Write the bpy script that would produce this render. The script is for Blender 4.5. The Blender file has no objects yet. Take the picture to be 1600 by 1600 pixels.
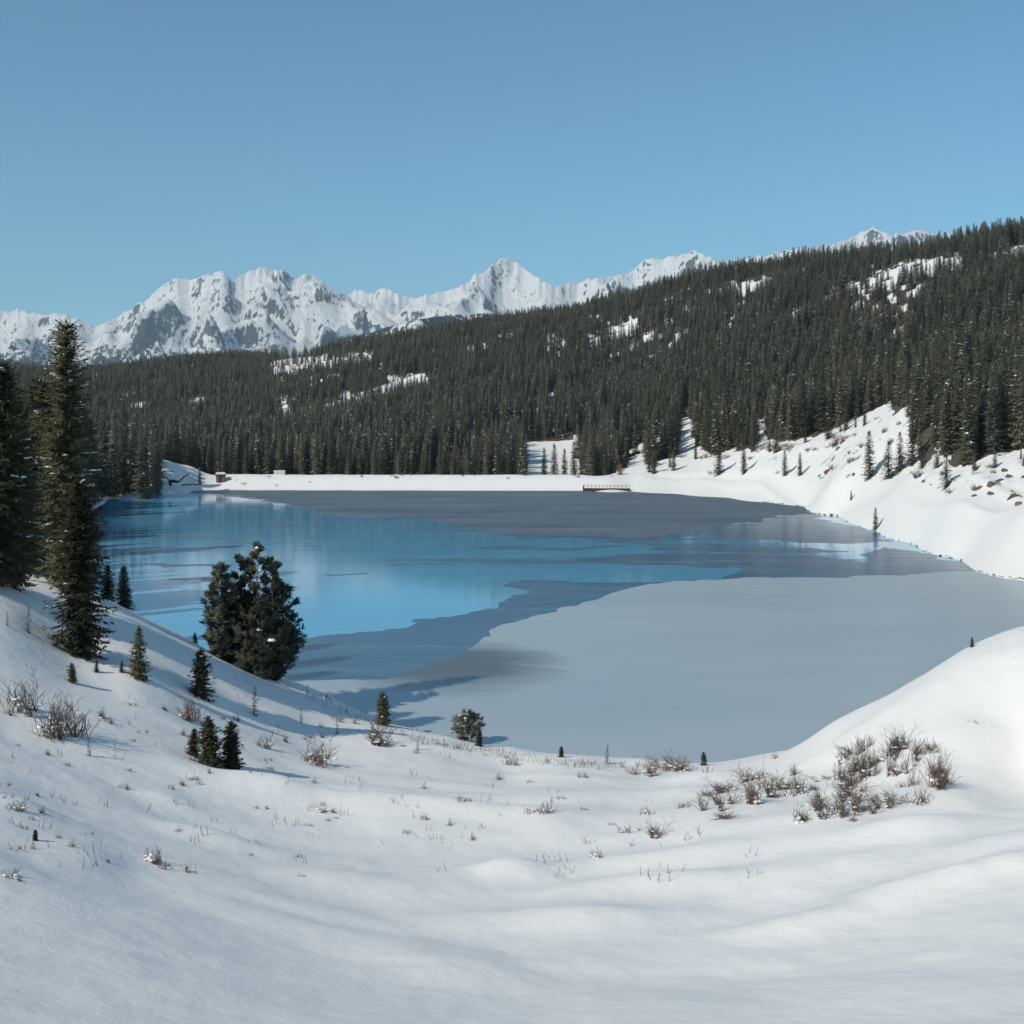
import bpy, bmesh, math, random
import numpy as np
from mathutils import Vector, Matrix
from mathutils.geometry import delaunay_2d_cdt

# ------------------------------------------------------------------ camera, world, sun, exposure
F, HZ, CAMZ = 1931.0, 679.0, 20.0            # focal length and horizon row in photo pixels, eye height above the lake
scene = bpy.context.scene
col = scene.collection
cam_d = bpy.data.cameras.new('camera')
cam = bpy.data.objects.new('camera', cam_d)
col.objects.link(cam)
cam.location = (0, 0, CAMZ)
cam.rotation_euler = (math.radians(90), 0, 0)
cam_d.sensor_width = 36
cam_d.lens = F / 1600 * 36
cam_d.shift_y = -(800 - HZ) / 1600
cam_d.clip_start = 0.5
cam_d.clip_end = 60000
scene.camera = cam

SUN_ELEV = math.radians(39)
SUN_AZ = math.radians(-130)                   # from +Y, clockwise: the sun stands left, a little behind the viewer
sdir = Vector((math.sin(SUN_AZ) * math.cos(SUN_ELEV), math.cos(SUN_AZ) * math.cos(SUN_ELEV), math.sin(SUN_ELEV)))
world = bpy.data.worlds.new('World')
scene.world = world
world.use_nodes = True
wn = world.node_tree
wn.nodes.clear()
w_out = wn.nodes.new('ShaderNodeOutputWorld')
w_bg = wn.nodes.new('ShaderNodeBackground')
w_sky = wn.nodes.new('ShaderNodeTexSky')
w_sky.sky_type = 'NISHITA'
w_sky.sun_disc = False
w_sky.sun_elevation = SUN_ELEV
w_sky.sun_rotation = SUN_AZ
w_sky.altitude = 3000
w_sky.air_density = 1.0
w_sky.dust_density = 0.0
w_sky.ozone_density = 1.0
w_bg.inputs['Strength'].default_value = 0.108
w_tint = wn.nodes.new('ShaderNodeMix')
w_tint.data_type = 'RGBA'
w_tint.blend_type = 'MULTIPLY'
w_tint.inputs[0].default_value = 1.0
w_tint.inputs[7].default_value = (0.70, 1.06, 1.03, 1)
wn.links.new(w_sky.outputs[0], w_tint.inputs[6])
wn.links.new(w_tint.outputs[2], w_bg.inputs[0])
wn.links.new(w_bg.outputs[0], w_out.inputs[0])
sun_d = bpy.data.lights.new('sun', 'SUN')
sun_d.energy = 3.0
sun_d.angle = math.radians(0.5)
sun_d.color = (1.0, 0.925, 0.79)
sun = bpy.data.objects.new('sun', sun_d)
col.objects.link(sun)
sun.location = (-60, -20, 80)
sun.rotation_euler = (-sdir).to_track_quat('-Z', 'Y').to_euler()
vs = scene.view_settings
scene.display_settings.display_device = 'sRGB'
vs.view_transform = 'Standard'
vs.look = 'None'
vs.gamma = 1
vs.use_curve_mapping = False
vs.exposure = 0.32
scene.cycles.max_bounces = 6
scene.cycles.volume_bounces = 0

# ------------------------------------------------------------------ numeric helpers
rng = np.random.default_rng(7)
random.seed(7)
_perm = np.random.default_rng(3).permutation(256)
_perm = np.concatenate([_perm, _perm, _perm])
_ang = np.random.default_rng(4).uniform(0, 2 * np.pi, 256)
_gx, _gy = np.cos(_ang), np.sin(_ang)


def noise2(x, y):
    x = np.asarray(x, float); y = np.asarray(y, float)
    xi = np.floor(x).astype(int); yi = np.floor(y).astype(int)
    xf = x - xi; yf = y - yi
    xi &= 255; yi &= 255
    def g(ix, iy, fx, fy):
        h = _perm[_perm[ix & 255] + (iy & 255)]
        return _gx[h] * fx + _gy[h] * fy
    u = xf * xf * xf * (xf * (xf * 6 - 15) + 10); v = yf * yf * yf * (yf * (yf * 6 - 15) + 10)
    a = g(xi, yi, xf, yf); b = g(xi + 1, yi, xf - 1, yf)
    c = g(xi, yi + 1, xf, yf - 1); d = g(xi + 1, yi + 1, xf - 1, yf - 1)
    return ((a + u * (b - a)) + v * ((c + u * (d - c)) - (a + u * (b - a)))) * 1.5


def fbm(x, y, o=4, gain=0.5):
    s = 0; a = 1
    for k in range(o):
        s = s + a * noise2(x * 2 ** k + 17.3 * k, y * 2 ** k - 9.1 * k); a *= gain
    return s


def ridged(x, y, o=5, gain=0.5):
    s = 0; a = 1; t = 0
    for k in range(o):
        s = s + a * (1 - np.abs(noise2(x * 2 ** k + 31.7 * k, y * 2 ** k + 5.3 * k))) ** 2; t += a; a *= gain
    return s / t


def sstep(a, b, x):
    t = np.clip((np.asarray(x, float) - a) / (b - a), 0, 1)
    return t * t * (3 - 2 * t)


def zray(py, d):
    return CAMZ - d * (py - HZ) / F


def lake_d(py):                              # distance at which a row of the photo meets the lake
    return CAMZ * F / (py - HZ)

# ------------------------------------------------------------------ terrain: measured points, thin-plate spline
PY = [  # px, py, distance: points of the visible ground
 (-300,1600,17),(0,1600,20),(400,1600,23),(800,1600,25),(1200,1600,24),(1600,1600,22),(1900,1600,20),
 (-300,1370,25),(0,1370,30),(300,1370,36),(600,1370,41),(850,1370,42),(1100,1370,41),(1350,1370,38),(1600,1370,34),(1900,1370,31),
 (0,1280,36),(300,1280,45),(600,1280,50),(850,1280,51),(1100,1280,49),(1300,1280,46),(1600,1280,42),
 (0,1200,43),(200,1200,50),(400,1200,57),(600,1200,63),(800,1210,68),(1000,1215,68),(1150,1210,64),(1300,1200,56),(1600,1200,50),
 (900,1187,75),(1000,1194,73.5),(1100,1194,73.5),(800,1174,77),(700,1158,80),(600,1132,85),(520,1099,90),(470,1074,92),
 (400,1047,90),(300,1002,88),(220,962,86),(160,932,84),
 (0,1100,52),(0,1000,58),(0,930,66),(130,1015,66),(200,1050,64),(300,1100,65),(400,1120,70),(500,1150,72),
 (-300,1100,45),(-300,950,60),(-300,930,80),
 (1180,1185,74),(1240,1173,66),(1300,1137,62),(1400,1082,60),(1500,1017,60),(1600,977,60),(1900,900,58),
 (1400,1150,54),(1600,1080,54),
 (1600,800,190),(1600,780,215),(1500,775,225),(1400,760,268),(1300,752,320),(1200,746,390),(1100,746,430),(1000,745,452),(950,743,457),
 (300,733,446),(270,727,430),(245,742,415),(1500,830,208),(180,771,400),
 (1600,720,240),(1500,740,250),(1420,642,330),(1420,740,290),(1300,690,390),(1300,735,350),(1200,700,430),(1100,722,462),(1000,718,500),
 (700,690,560),(700,600,900),(1300,640,500),(1300,530,700),(1600,620,330),(1600,500,550),(1000,650,600),(1000,560,850),
 (400,700,600),(400,630,1000),(150,700,600),(150,650,1000),(0,690,600),(-300,690,600),(1900,600,330),(1900,480,500),
]
RIDGE = [(-300,604,1700),(0,604,1700),(150,602,1700),(300,577,1650),(420,574,1600),(500,567,1500),(560,562,1500),(630,541,1450),
         (700,529,1400),(800,516,1350),(930,489,1250),(1030,462,1180),(1140,436,1100),(1300,416,1020),(1450,406,960),(1600,392,900),(1900,352,850)]
SHORE = [(985,768),(1060,772),(1140,778),(1200,785),(1260,793),(1310,806),(1370,830),(1430,852),(1500,875),(1600,908),(1750,950),
         (300,766),(255,774)]
DAM = [(330,740),(380,742),(440,742),(500,742),(560,742),(620,742),(680,742),(740,742),(800,742),(860,742),(920,742)]
PZ = [  # px, z, distance
 (800,-1,82),(1000,-1,80),(1100,-1,80),(900,-1,81),(700,-1,86),(600,-1.2,93),(520,-1,100),(470,-1,105),(400,-1,110),(300,-1,115),
 (220,-1,121),(160,-0.6,134),(100,0.5,165),
 (1240,-1,84),(1300,-1,82),(1400,-1,82),(1500,-1,84),(1600,-1,86),(1900,-1,90),
 (0,10,90),(80,8,100),(0,7,150),(90,3,150),(0,8,250),(90,4,250),(150,-0.6,190),(145,0,330),(130,0,280),(150,-1,310),(160,-1.5,250),(200,-2,250),(190,-1.5,350),(215,-2,340),(110,6,330),
 (0,13,350),(0,17,450),(-300,12,150),(-300,14,300),(-300,18,450),
 (300,-2,150),(300,-2,250),(300,-2,380),(500,-2,140),(500,-2,250),(500,-2,400),(700,-2,110),(700,-2,200),(700,-2,400),
 (900,-2,110),(900,-2,200),(900,-2,400),(1100,-2,110),(1100,-2,200),(1100,-2,350),(1300,-2,110),(1300,-2,200),(1500,-2,110),(1500,-2,150),(1700,-1.5,110),
 (930,4,490),(250,5,480),
]
ctrl = []
for px, py, d in PY + RIDGE:
    lift = .30 if (470 <= px <= 1000 and 73 <= d <= 93) else 0   # the near bank stands just proud of the ice
    ctrl.append((px, d, zray(py, d) + lift))
for px, py, d in RIDGE:
    ctrl.append((px, d * 1.3, zray(py, d) - 55)); ctrl.append((px, d * 2, -60))
for px, py in SHORE:
    d = lake_d(py); ctrl.append((px, d, 0.0)); ctrl.append((px, d * 0.95, -0.8))
for px, py in DAM[::3]:
    d = 444.0; ctrl += [(px, d * .9, -1.8), (px, d, 0.0), (px, d + 10, 4.9), (px, d + 34, 3.0)]
for px, z, d in PZ:
    ctrl.append((px, d, z))
for px in (-300, 300, 800, 1300, 1900):
    ctrl.append((px, 3, 18.0)); ctrl.append((px, 8, 15.5))
ctrl = np.array(ctrl, float)


def uv_of(x, y):
    a = np.arctan2(x, y); r = np.maximum(np.hypot(x, y), 1.0)
    return np.clip(a, -0.62, 0.62) * 3.2, np.log(r), a, r


cx = (ctrl[:, 0] - 800) / F * ctrl[:, 1]
cu, cv, _, _ = uv_of(cx, ctrl[:, 1])


def tps_k(d2):
    return np.where(d2 > 1e-12, 0.5 * d2 * np.log(np.maximum(d2, 1e-12)), 0)


n = len(cu)
K = tps_k((cu[:, None] - cu[None]) ** 2 + (cv[:, None] - cv[None]) ** 2) + np.eye(n) * 2e-4
Pm = np.stack([np.ones(n), cu, cv], 1)
A = np.block([[K, Pm], [Pm.T, np.zeros((3, 3))]])
sol = np.linalg.solve(A, np.concatenate([ctrl[:, 2], np.zeros(3)]))
tw, ta = sol[:n], sol[n:]


def tps(u, v):
    out = np.empty(u.shape)
    fu, fv, fo = u.ravel(), v.ravel(), out.ravel()
    for s in range(0, fu.size, 20000):
        e = s + 20000
        d2 = (fu[s:e, None] - cu[None]) ** 2 + (fv[s:e, None] - cv[None]) ** 2
        fo[s:e] = tps_k(d2) @ tw + ta[0] + ta[1] * fu[s:e] + ta[2] * fv[s:e]
    return fo.reshape(u.shape)


MOUNDS = [((px - 800) / F * d, d, sx, sy, h) for px, d, sx, sy, h in ((680, 47, 7.5, 2.4, -.45), (1050, 40, 3.5, 1.2, .5), (1480, 35, 3.0, 1.1, .5), (350, 43, 2.4, 1.2, .35), (930, 36, 3.0, 1.0, .3), (1250, 34, 2.6, 1.0, .35),
    (130, 34.5, 1.1, 1.5, .30), (800, 42.5, 1.4, 1.2, .45), (630, 52.5, 6.5, 1.5, .60), (1250, 46, 3.0, 2.0, .55), (1120, 43.5, 3.2, 1.8, .40),
    (1420, 42, 2.6, 1.6, .45), (1560, 38, 2.0, 1.5, .40), (1330, 39.5, 2.4, 1.3, .30), (760, 60, 4.5, 1.6, .35), (430, 53, 2.0, 1.5, .30), (250, 47, 1.4, 1.0, .22),
    (30, 38, 1.1, .8, .25), (1500, 46, 2.2, 2.0, .4), (1000, 58, 4.0, 2.0, .35), (560, 40, 2.5, 1.6, .25))]


ROAD = [((px - 800) / F * d, d) for px, d in ((1010, 458), (1100, 434), (1200, 392), (1300, 326), (1400, 272), (1500, 230), (1600, 203), (1750, 180))]


def terrain(x, y):
    x = np.asarray(x, float); y = np.asarray(y, float)
    u, v, a, r = uv_of(x, y)
    z = tps(u, np.clip(v, np.log(3.0), np.log(2800)))
    back = sstep(0.62, 2.2, np.abs(a))
    z = z * (1 - back) + back * np.minimum(17 + 0.03 * r, 20)
    z = z * (1 - sstep(1800, 3500, r)) - 120 * sstep(1800, 3500, r)
    # the dam: a straight snow bank along the far end of the lake
    px = 800 + F * x / np.maximum(y, 1)
    o = y - np.interp(px, [300, 910], [447, 440])
    wgt = sstep(300, 360, px) * (1 - sstep(900, 990, px)) * sstep(-40, -20, o) * (1 - sstep(34, 60, o)) * (np.abs(a) < 1)
    dam = np.interp(o, [-40, -6, 0, 8.5, 11, 17, 34, 60], [-1.8, -.5, 0, 4.75, 5.1, 5.1, 3.0, 3.2]) + .12 * fbm(x / 7.0, y / 5.0, 3) * sstep(0, 3, o)
    z = z * (1 - wgt) + dam * wgt
    # the snowed up road along the right bank, with a low berm on its lake side
    on = (r > 160) & (r < 470) & (px > 1000)
    if on.any():
        xs, ys = x[on], y[on]; best = np.full(xs.shape, 1e9); side = np.zeros(xs.shape)
        for (ax_, ay_), (bx_, by_) in zip(ROAD[:-1], ROAD[1:]):
            ex, ey = bx_ - ax_, by_ - ay_; t = np.clip(((xs - ax_) * ex + (ys - ay_) * ey) / (ex * ex + ey * ey), 0, 1)
            dx, dy = xs - ax_ - t * ex, ys - ay_ - t * ey; dd = np.hypot(dx, dy)
            side = np.where(dd < best, np.sign(ex * dy - ey * dx), side); best = np.minimum(best, dd)
        sd = best * side
        z[on] += -.45 * np.exp(-(sd / 2.6) ** 4) + .55 * np.exp(-((sd - 4.2) / 1.1) ** 2) + .45 * np.exp(-((sd + 4.2) / 1.1) ** 2) - .12 * np.exp(-((np.abs(sd) - .9) / .35) ** 2)
    # snow drifts near by, rough ground far away; nothing near the water's edge
    dry = sstep(0.15, 1.2, z)
    near = sstep(15, 30, r) * (1 - sstep(105, 160, r))
    wx = x + 2.0 * noise2(x / 13.0, y / 13.0 + 7); wy = y + 2.0 * noise2(x / 12.0 + 5, y / 12.0)
    dr = 0.26 * fbm(wx / 11.0 + 3, wy / 8.0, 2) + 0.05 * fbm(wx / 2.9, wy / 2.4 + 4, 3)
    dr = dr + 0.40 * np.maximum(0, noise2(wx / 6.5 + 9, wy / 5.0 + 2) - .12) ** 1.2
    z = z + dry * near * dr
    for mx, my, sx, sy, mh in MOUNDS:
        q = ((x - mx) / sx) ** 2 + ((y - my) / sy) ** 2
        z = z + np.where(q < 9, mh * np.exp(-q), 0)
    bank = sstep(150, 200, r) * (1 - sstep(420, 500, r)) * sstep(.06, .10, a) * sstep(9.3, 11, z)
    z = z + bank * (1.1 * (ridged(x / 16.0, y / 10.0 + z / 6, 4) - .5) + .5 * fbm(x / 4.0, y / 4.0, 3))
    far = sstep(120, 300, r) * (1 - sstep(1500, 2200, r)) * (.15 + .85 * sstep(9, 20, z))
    z = z + dry * far * (0.9 * fbm(x / 30.0, y / 30.0, 4) + sstep(500, 900, r) * 5 * fbm(x / 120.0, y / 120.0, 3))
    return z


def tz(x, y):
    return float(terrain(np.array([x]), np.array([y]))[0])


def ground_at(px, py, d0=14, d1=1800):       # first place where the view line of a photo pixel meets the ground
    d = np.exp(np.linspace(math.log(d0), math.log(d1), 1400))
    x = (px - 800) / F * d
    g = terrain(x, d) - zray(py, d)
    k = np.nonzero(g > 0)[0]
    if len(k) == 0 or k[0] == 0:
        return None
    k = k[0]; t = g[k - 1] / (g[k - 1] - g[k]); dd = d[k - 1] + t * (d[k] - d[k - 1])
    xx = (px - 800) / F * dd
    return Vector((xx, dd, tz(xx, dd)))


def ashore(px, g):                           # step back towards the viewer until the foot is on dry snow
    while g is not None and g.z < .12 and g.y > 40:
        g = at(px, g.y - .4)
    return g


def at(px, d):
    x = (px - 800) / F * d
    return Vector((x, d, tz(x, d)))


def inside(poly, x, y):
    poly = np.asarray(poly, float); c = np.zeros(np.shape(x), bool); j = len(poly) - 1
    for i in range(len(poly)):
        xi, yi = poly[i]; xj, yj = poly[j]
        c ^= ((yi > y) != (yj > y)) & (x < (xj - xi) * (y - yi) / (yj - yi + 1e-12) + xi)
        j = i
    return c

# ------------------------------------------------------------------ object helpers
def tag(o, label=None, cat=None, group=None, kind=None):
    if label: o['label'] = label
    if cat: o['category'] = cat
    if group: o['group'] = group
    if kind: o['kind'] = kind
    return o


def link(name, me, parent=None, loc=None, rz=0.0, sc=None):
    o = bpy.data.objects.new(name, me)
    col.objects.link(o)
    if parent is not None: o.parent = parent
    if loc is not None: o.location = loc
    if rz: o.rotation_euler = (0, 0, rz)
    if sc is not None: o.scale = sc
    return o


def mesh_np(name, verts, faces, mats=(), smooth=False, mat_idx=None):
    me = bpy.data.meshes.new(name)
    verts = np.asarray(verts, np.float32); 
    if isinstance(faces, np.ndarray):
        nf, k = faces.shape
        me.vertices.add(len(verts)); me.vertices.foreach_set('co', verts.ravel())
        me.loops.add(nf * k); me.loops.foreach_set('vertex_index', faces.ravel().astype(np.int32))
        me.polygons.add(nf)
        me.polygons.foreach_set('loop_start', np.arange(0, nf * k, k, dtype=np.int32))
        me.polygons.foreach_set('loop_total', np.full(nf, k, np.int32))
    else:
        me.from_pydata(verts.tolist(), [], faces)
    for m in mats: me.materials.append(m)
    if mat_idx is not None: me.polygons.foreach_set('material_index', np.asarray(mat_idx, np.int32))
    me.polygons.foreach_set('use_smooth', np.full(len(me.polygons), smooth))
    me.update(calc_edges=True); me.validate()
    return me


class Geo:
    def __init__(s): s.v = []; s.f = []; s.m = []; s.n = 0
    def kite(s, p, d, sd, l, w, m=0, bend=0.0):
        up = d.cross(sd)
        a = p + d * (l * .5) + sd * (w * .5); b = p + d * l + up * (bend * l); c = p + d * (l * .5) - sd * (w * .5)
        s.v += [p[:], a[:], b[:], c[:]]; k = s.n
        s.f.append((k, k + 1, k + 2, k + 3)); s.m.append(m); s.n += 4
    def tube(s, pts, rad, sides=5, m=0, cap=True):
        base = s.n; pts = [Vector(p) for p in pts]
        for i, p in enumerate(pts):
            t = (pts[min(i + 1, len(pts) - 1)] - pts[max(i - 1, 0)]).normalized()
            a = t.orthogonal().normalized(); b = t.cross(a)
            for q in range(sides):
                th = 2 * math.pi * q / sides
                s.v.append((p + (a * math.cos(th) + b * math.sin(th)) * rad[i])[:])
        s.n += sides * len(pts)
        for i in range(len(pts) - 1):
            for q in range(sides):
                q2 = (q + 1) % sides
                s.f.append((base + i * sides + q, base + i * sides + q2, base + (i + 1) * sides + q2, base + (i + 1) * sides + q)); s.m.append(m)
        if cap:
            s.f.append(tuple(base + (len(pts) - 1) * sides + q for q in range(sides))); s.m.append(m)
            s.f.append(tuple(base + q for q in reversed(range(sides)))); s.m.append(m)
    def blob(s, c, rx, ry, rz, r, m=0, seg=6):
        base = s.n; rings = [(-.25, .8), (.2, 1.0), (.75, .62)]
        for h, w in rings:
            for q in range(seg):
                th = 2 * math.pi * (q + r.uniform(-.15, .15)) / seg; k = w * r.uniform(.8, 1.15)
                s.v.append((c[0] + rx * k * math.cos(th), c[1] + ry * k * math.sin(th), c[2] + rz * h))
        s.v.append((c[0], c[1], c[2] + rz)); s.n += 3 * seg + 1
        for i in range(2):
            for q in range(seg):
                q2 = (q + 1) % seg
                s.f.append((base + i * seg + q, base + i * seg + q2, base + (i + 1) * seg + q2, base + (i + 1) * seg + q)); s.m.append(m)
        for q in range(seg):
            s.f.append((base + 2 * seg + q, base + 2 * seg + (q + 1) % seg, base + 3 * seg)); s.m.append(m)
        s.f.append(tuple(base + q for q in reversed(range(seg)))); s.m.append(m)
    def box(s, x0, x1, y0, y1, z0, z1, m=0):
        k = s.n
        s.v += [(x, y, z) for z in (z0, z1) for y in (y0, y1) for x in (x0, x1)]; s.n += 8
        for f in ((0, 2, 3, 1), (4, 5, 7, 6), (0, 1, 5, 4), (2, 6, 7, 3), (0, 4, 6, 2), (1, 3, 7, 5)):
            s.f.append(tuple(k + i for i in f)); s.m.append(m)
    def mesh(s, name, mats, smooth=False, puff=None):
        if puff is not None: return s.puffed(name, mats, puff)
        me = bpy.data.meshes.new(name)
        me.from_pydata(s.v, [], s.f)
        for m in mats: me.materials.append(m)
        if len(mats) > 1: me.polygons.foreach_set('material_index', s.m)
        me.polygons.foreach_set('use_smooth', [smooth] * len(me.polygons))
        me.update()
        return me

    def puffed(s, name, mats, jit):           # foliage: faces wound outwards and shaded as the rounded mass of a crown
        V = np.array(s.v); cz = V[:, 2].max(); rg_ = np.random.default_rng(len(V))
        fs, nv = [], np.zeros_like(V)
        for f in s.f:
            p = V[list(f)]; c = p.mean(0); rad = np.array([c[0], c[1], 0.0]); L = np.linalg.norm(rad)
            if L > 1e-6: rad = rad / L * min(1, L / (.04 * cz))
            out = rad * .85 + np.array([0, 0, .55]) + rg_.normal(0, jit, 3); out /= np.linalg.norm(out)
            g = np.cross(p[1] - p[0], p[2] - p[0])
            fs.append(tuple(f) if g @ out >= 0 else tuple(reversed(f))); nv[list(f)] = out
        me = bpy.data.meshes.new(name)
        me.from_pydata(s.v, [], fs)
        for m in mats: me.materials.append(m)
        if len(mats) > 1: me.polygons.foreach_set('material_index', s.m)
        me.polygons.foreach_set('use_smooth', [True] * len(me.polygons))
        me.update()
        me.normals_split_custom_set_from_vertices(nv.tolist())
        return me

# ------------------------------------------------------------------ materials
def mat(name):
    m = bpy.data.materials.new(name); m.use_nodes = True
    nt = m.node_tree; b = nt.nodes['Principled BSDF']
    return m, nt, b


def nd(nt, t, **kw):
    x = nt.nodes.new(t)
    for k, v in kw.items(): setattr(x, k, v)
    return x


def tex_noise(nt, scale, detail=4, rough=0.55, vec=None, scl=None, dist=0.0):
    x = nd(nt, 'ShaderNodeTexNoise'); x.inputs['Scale'].default_value = scale
    x.inputs['Detail'].default_value = detail; x.inputs['Roughness'].default_value = rough
    x.inputs['Distortion'].default_value = dist
    if vec is None: vec = nd(nt, 'ShaderNodeTexCoord').outputs['Object']
    if scl is not None:
        mp = nd(nt, 'ShaderNodeMapping'); mp.inputs['Scale'].default_value = scl
        nt.links.new(vec, mp.inputs[0]); vec = mp.outputs[0]
    nt.links.new(vec, x.inputs['Vector'])
    return x.outputs['Fac']


def ramp(nt, fac, stops):
    x = nd(nt, 'ShaderNodeValToRGB'); nt.links.new(fac, x.inputs[0])
    e = x.color_ramp.elements
    while len(e) < len(stops): e.new(0.5)
    for i, (p, c) in enumerate(stops):
        e[i].position = p; e[i].color = (*c, 1) if len(c) == 3 else c
    return x.outputs[0]


def mixc(nt, fac, a, b):
    x = nd(nt, 'ShaderNodeMix', data_type='RGBA')
    for s, v in ((0, fac), (6, a), (7, b)):
        if hasattr(v, 'links'): nt.links.new(v, x.inputs[s])
        elif s == 0: x.inputs[0].default_value = v
        else: x.inputs[s].default_value = (*v, 1)
    return x.outputs[2]


def math_n(nt, op, a, b=None, clamp=False):
    x = nd(nt, 'ShaderNodeMath', operation=op); x.use_clamp = clamp
    for i, v in enumerate((a, b)):
        if v is None: continue
        if hasattr(v, 'links'): nt.links.new(v, x.inputs[i])
        else: x.inputs[i].default_value = v
    return x.outputs[0]


def bump(nt, b, h, strength, dist, prev=None):
    x = nd(nt, 'ShaderNodeBump'); x.inputs['Strength'].default_value = strength; x.inputs['Distance'].default_value = dist
    nt.links.new(h, x.inputs['Height'])
    if prev is not None: nt.links.new(prev, x.inputs['Normal'])
    nt.links.new(x.outputs[0], b.inputs['Normal'])
    return x.outputs[0]


def attr(nt, name):
    x = nd(nt, 'ShaderNodeAttribute'); x.attribute_name = name
    return x.outputs['Fac']


def make_snow_ground():
    m, nt, b = mat('snow_ground')
    snow = mixc(nt, tex_noise(nt, 0.15, 4), (.80, .785, .76), (.87, .855, .825))
    dirt = ramp(nt, tex_noise(nt, 0.5, 5, .7), [(.3, (.05, .043, .03)), (.55, (.10, .085, .06)), (.75, (.22, .16, .11))])
    lit = attr(nt, 'litter')
    nz = tex_noise(nt, 0.35, 6, .7)
    f = ramp(nt, math_n(nt, 'ADD', math_n(nt, 'MULTIPLY', lit, 0.62), math_n(nt, 'MULTIPLY', nz, 0.5)), [(.62, (0, 0, 0)), (.72, (1, 1, 1))])
    nt.links.new(mixc(nt, f, snow, dirt), b.inputs['Base Color'])
    b.inputs['Roughness'].default_value = .75; b.inputs['Specular IOR Level'].default_value = .2
    n1 = bump(nt, b, tex_noise(nt, 0.9, 5, .6), .32, .20)
    n2 = bump(nt, b, tex_noise(nt, 2.2, 8, .7, dist=.6), .22, .07, n1)
    bump(nt, b, tex_noise(nt, 9.0, 3, .6), .08, .03, n2)
    return m


def make_needles(name, stops, rnd=True):
    m, nt, b = mat(name)
    n1 = tex_noise(nt, 1.7, 3, .6)
    if rnd:
        oi = nd(nt, 'ShaderNodeObjectInfo').outputs['Random']
        n1 = math_n(nt, 'ADD', math_n(nt, 'MULTIPLY', n1, .3), math_n(nt, 'MULTIPLY', oi, .7))
    c = ramp(nt, n1, stops)
    nt.links.new(c, b.inputs['Base Color'])
    b.inputs['Roughness'].default_value = .7; b.inputs['Specular IOR Level'].default_value = .25
    tr = nd(nt, 'ShaderNodeBsdfTranslucent'); nt.links.new(c, tr.inputs[0])
    mx = nd(nt, 'ShaderNodeMixShader'); mx.inputs[0].default_value = .5
    nt.links.new(b.outputs[0], mx.inputs[1]); nt.links.new(tr.outputs[0], mx.inputs[2])
    nt.links.new(mx.outputs[0], nt.nodes['Material Output'].inputs['Surface'])
    return m


def make_plain(name, a, c, scale=3, rough=.8, bumpd=0.0, spec=.3, scl=None):
    m, nt, b = mat(name)
    h = tex_noise(nt, scale, 5, .65, scl=scl)
    nt.links.new(ramp(nt, h, [(.3, a), (.7, c)]), b.inputs['Base Color'])
    b.inputs['Roughness'].default_value = rough; b.inputs['Specular IOR Level'].default_value = spec
    if bumpd: bump(nt, b, h, .6, bumpd)
    return m


M_GROUND = make_snow_ground()
M_NEEDLE = make_needles('spruce_needles', [(.2, (.065, .067, .036)), (.5, (.13, .127, .066)), (.8, (.19, .178, .095))])
M_PINE = make_needles('pine_needles', [(.2, (.095, .105, .075)), (.5, (.19, .20, .14)), (.8, (.27, .275, .19))])
M_FOREST = make_needles('forest_needles', [(.15, (.12, .125, .085)), (.4, (.20, .20, .137)), (.7, (.26, .25, .175)), (.92, (.32, .30, .25))])
M_BARK = make_plain('bark', (.05, .038, .028), (.14, .11, .085), 6, .9, .02, scl=(1, 1, .25))
M_SNOW = make_plain('tree_snow', (.80, .80, .81), (.87, .87, .86), 4, .7, .03, .2)
M_TWIG = make_plain('willow_twigs', (.06, .040, .032), (.18, .12, .09), 2, .85)
M_TWIG2 = make_plain('grey_twigs', (.06, .05, .04), (.17, .14, .11), 2, .85)
M_RUST = make_plain('rusty_twigs', (.14, .075, .04), (.30, .18, .10), 2, .85)
M_ROCK = make_plain('red_rock', (.06, .040, .032), (.24, .155, .115), .9, .9, .15)
M_DARKROCK = make_plain('dark_rock', (.035, .03, .027), (.14, .12, .11), 1.5, .9, .1)
M_WOOD = make_plain('weathered_wood', (.035, .020, .016), (.10, .055, .04), 4, .85, .01, scl=(.2, 1, 1))
M_JETTY = make_plain('jetty_wood', (.05, .022, .016), (.12, .055, .042), 4, .85, .01, scl=(.2, 1, 1))
M_BRICK = make_plain('hut_wall', (.18, .09, .06), (.30, .17, .12), 5, .85, .01)
M_CONC = make_plain('pale_concrete', (.55, .54, .50), (.68, .67, .63), 3, .8, .01)

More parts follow.
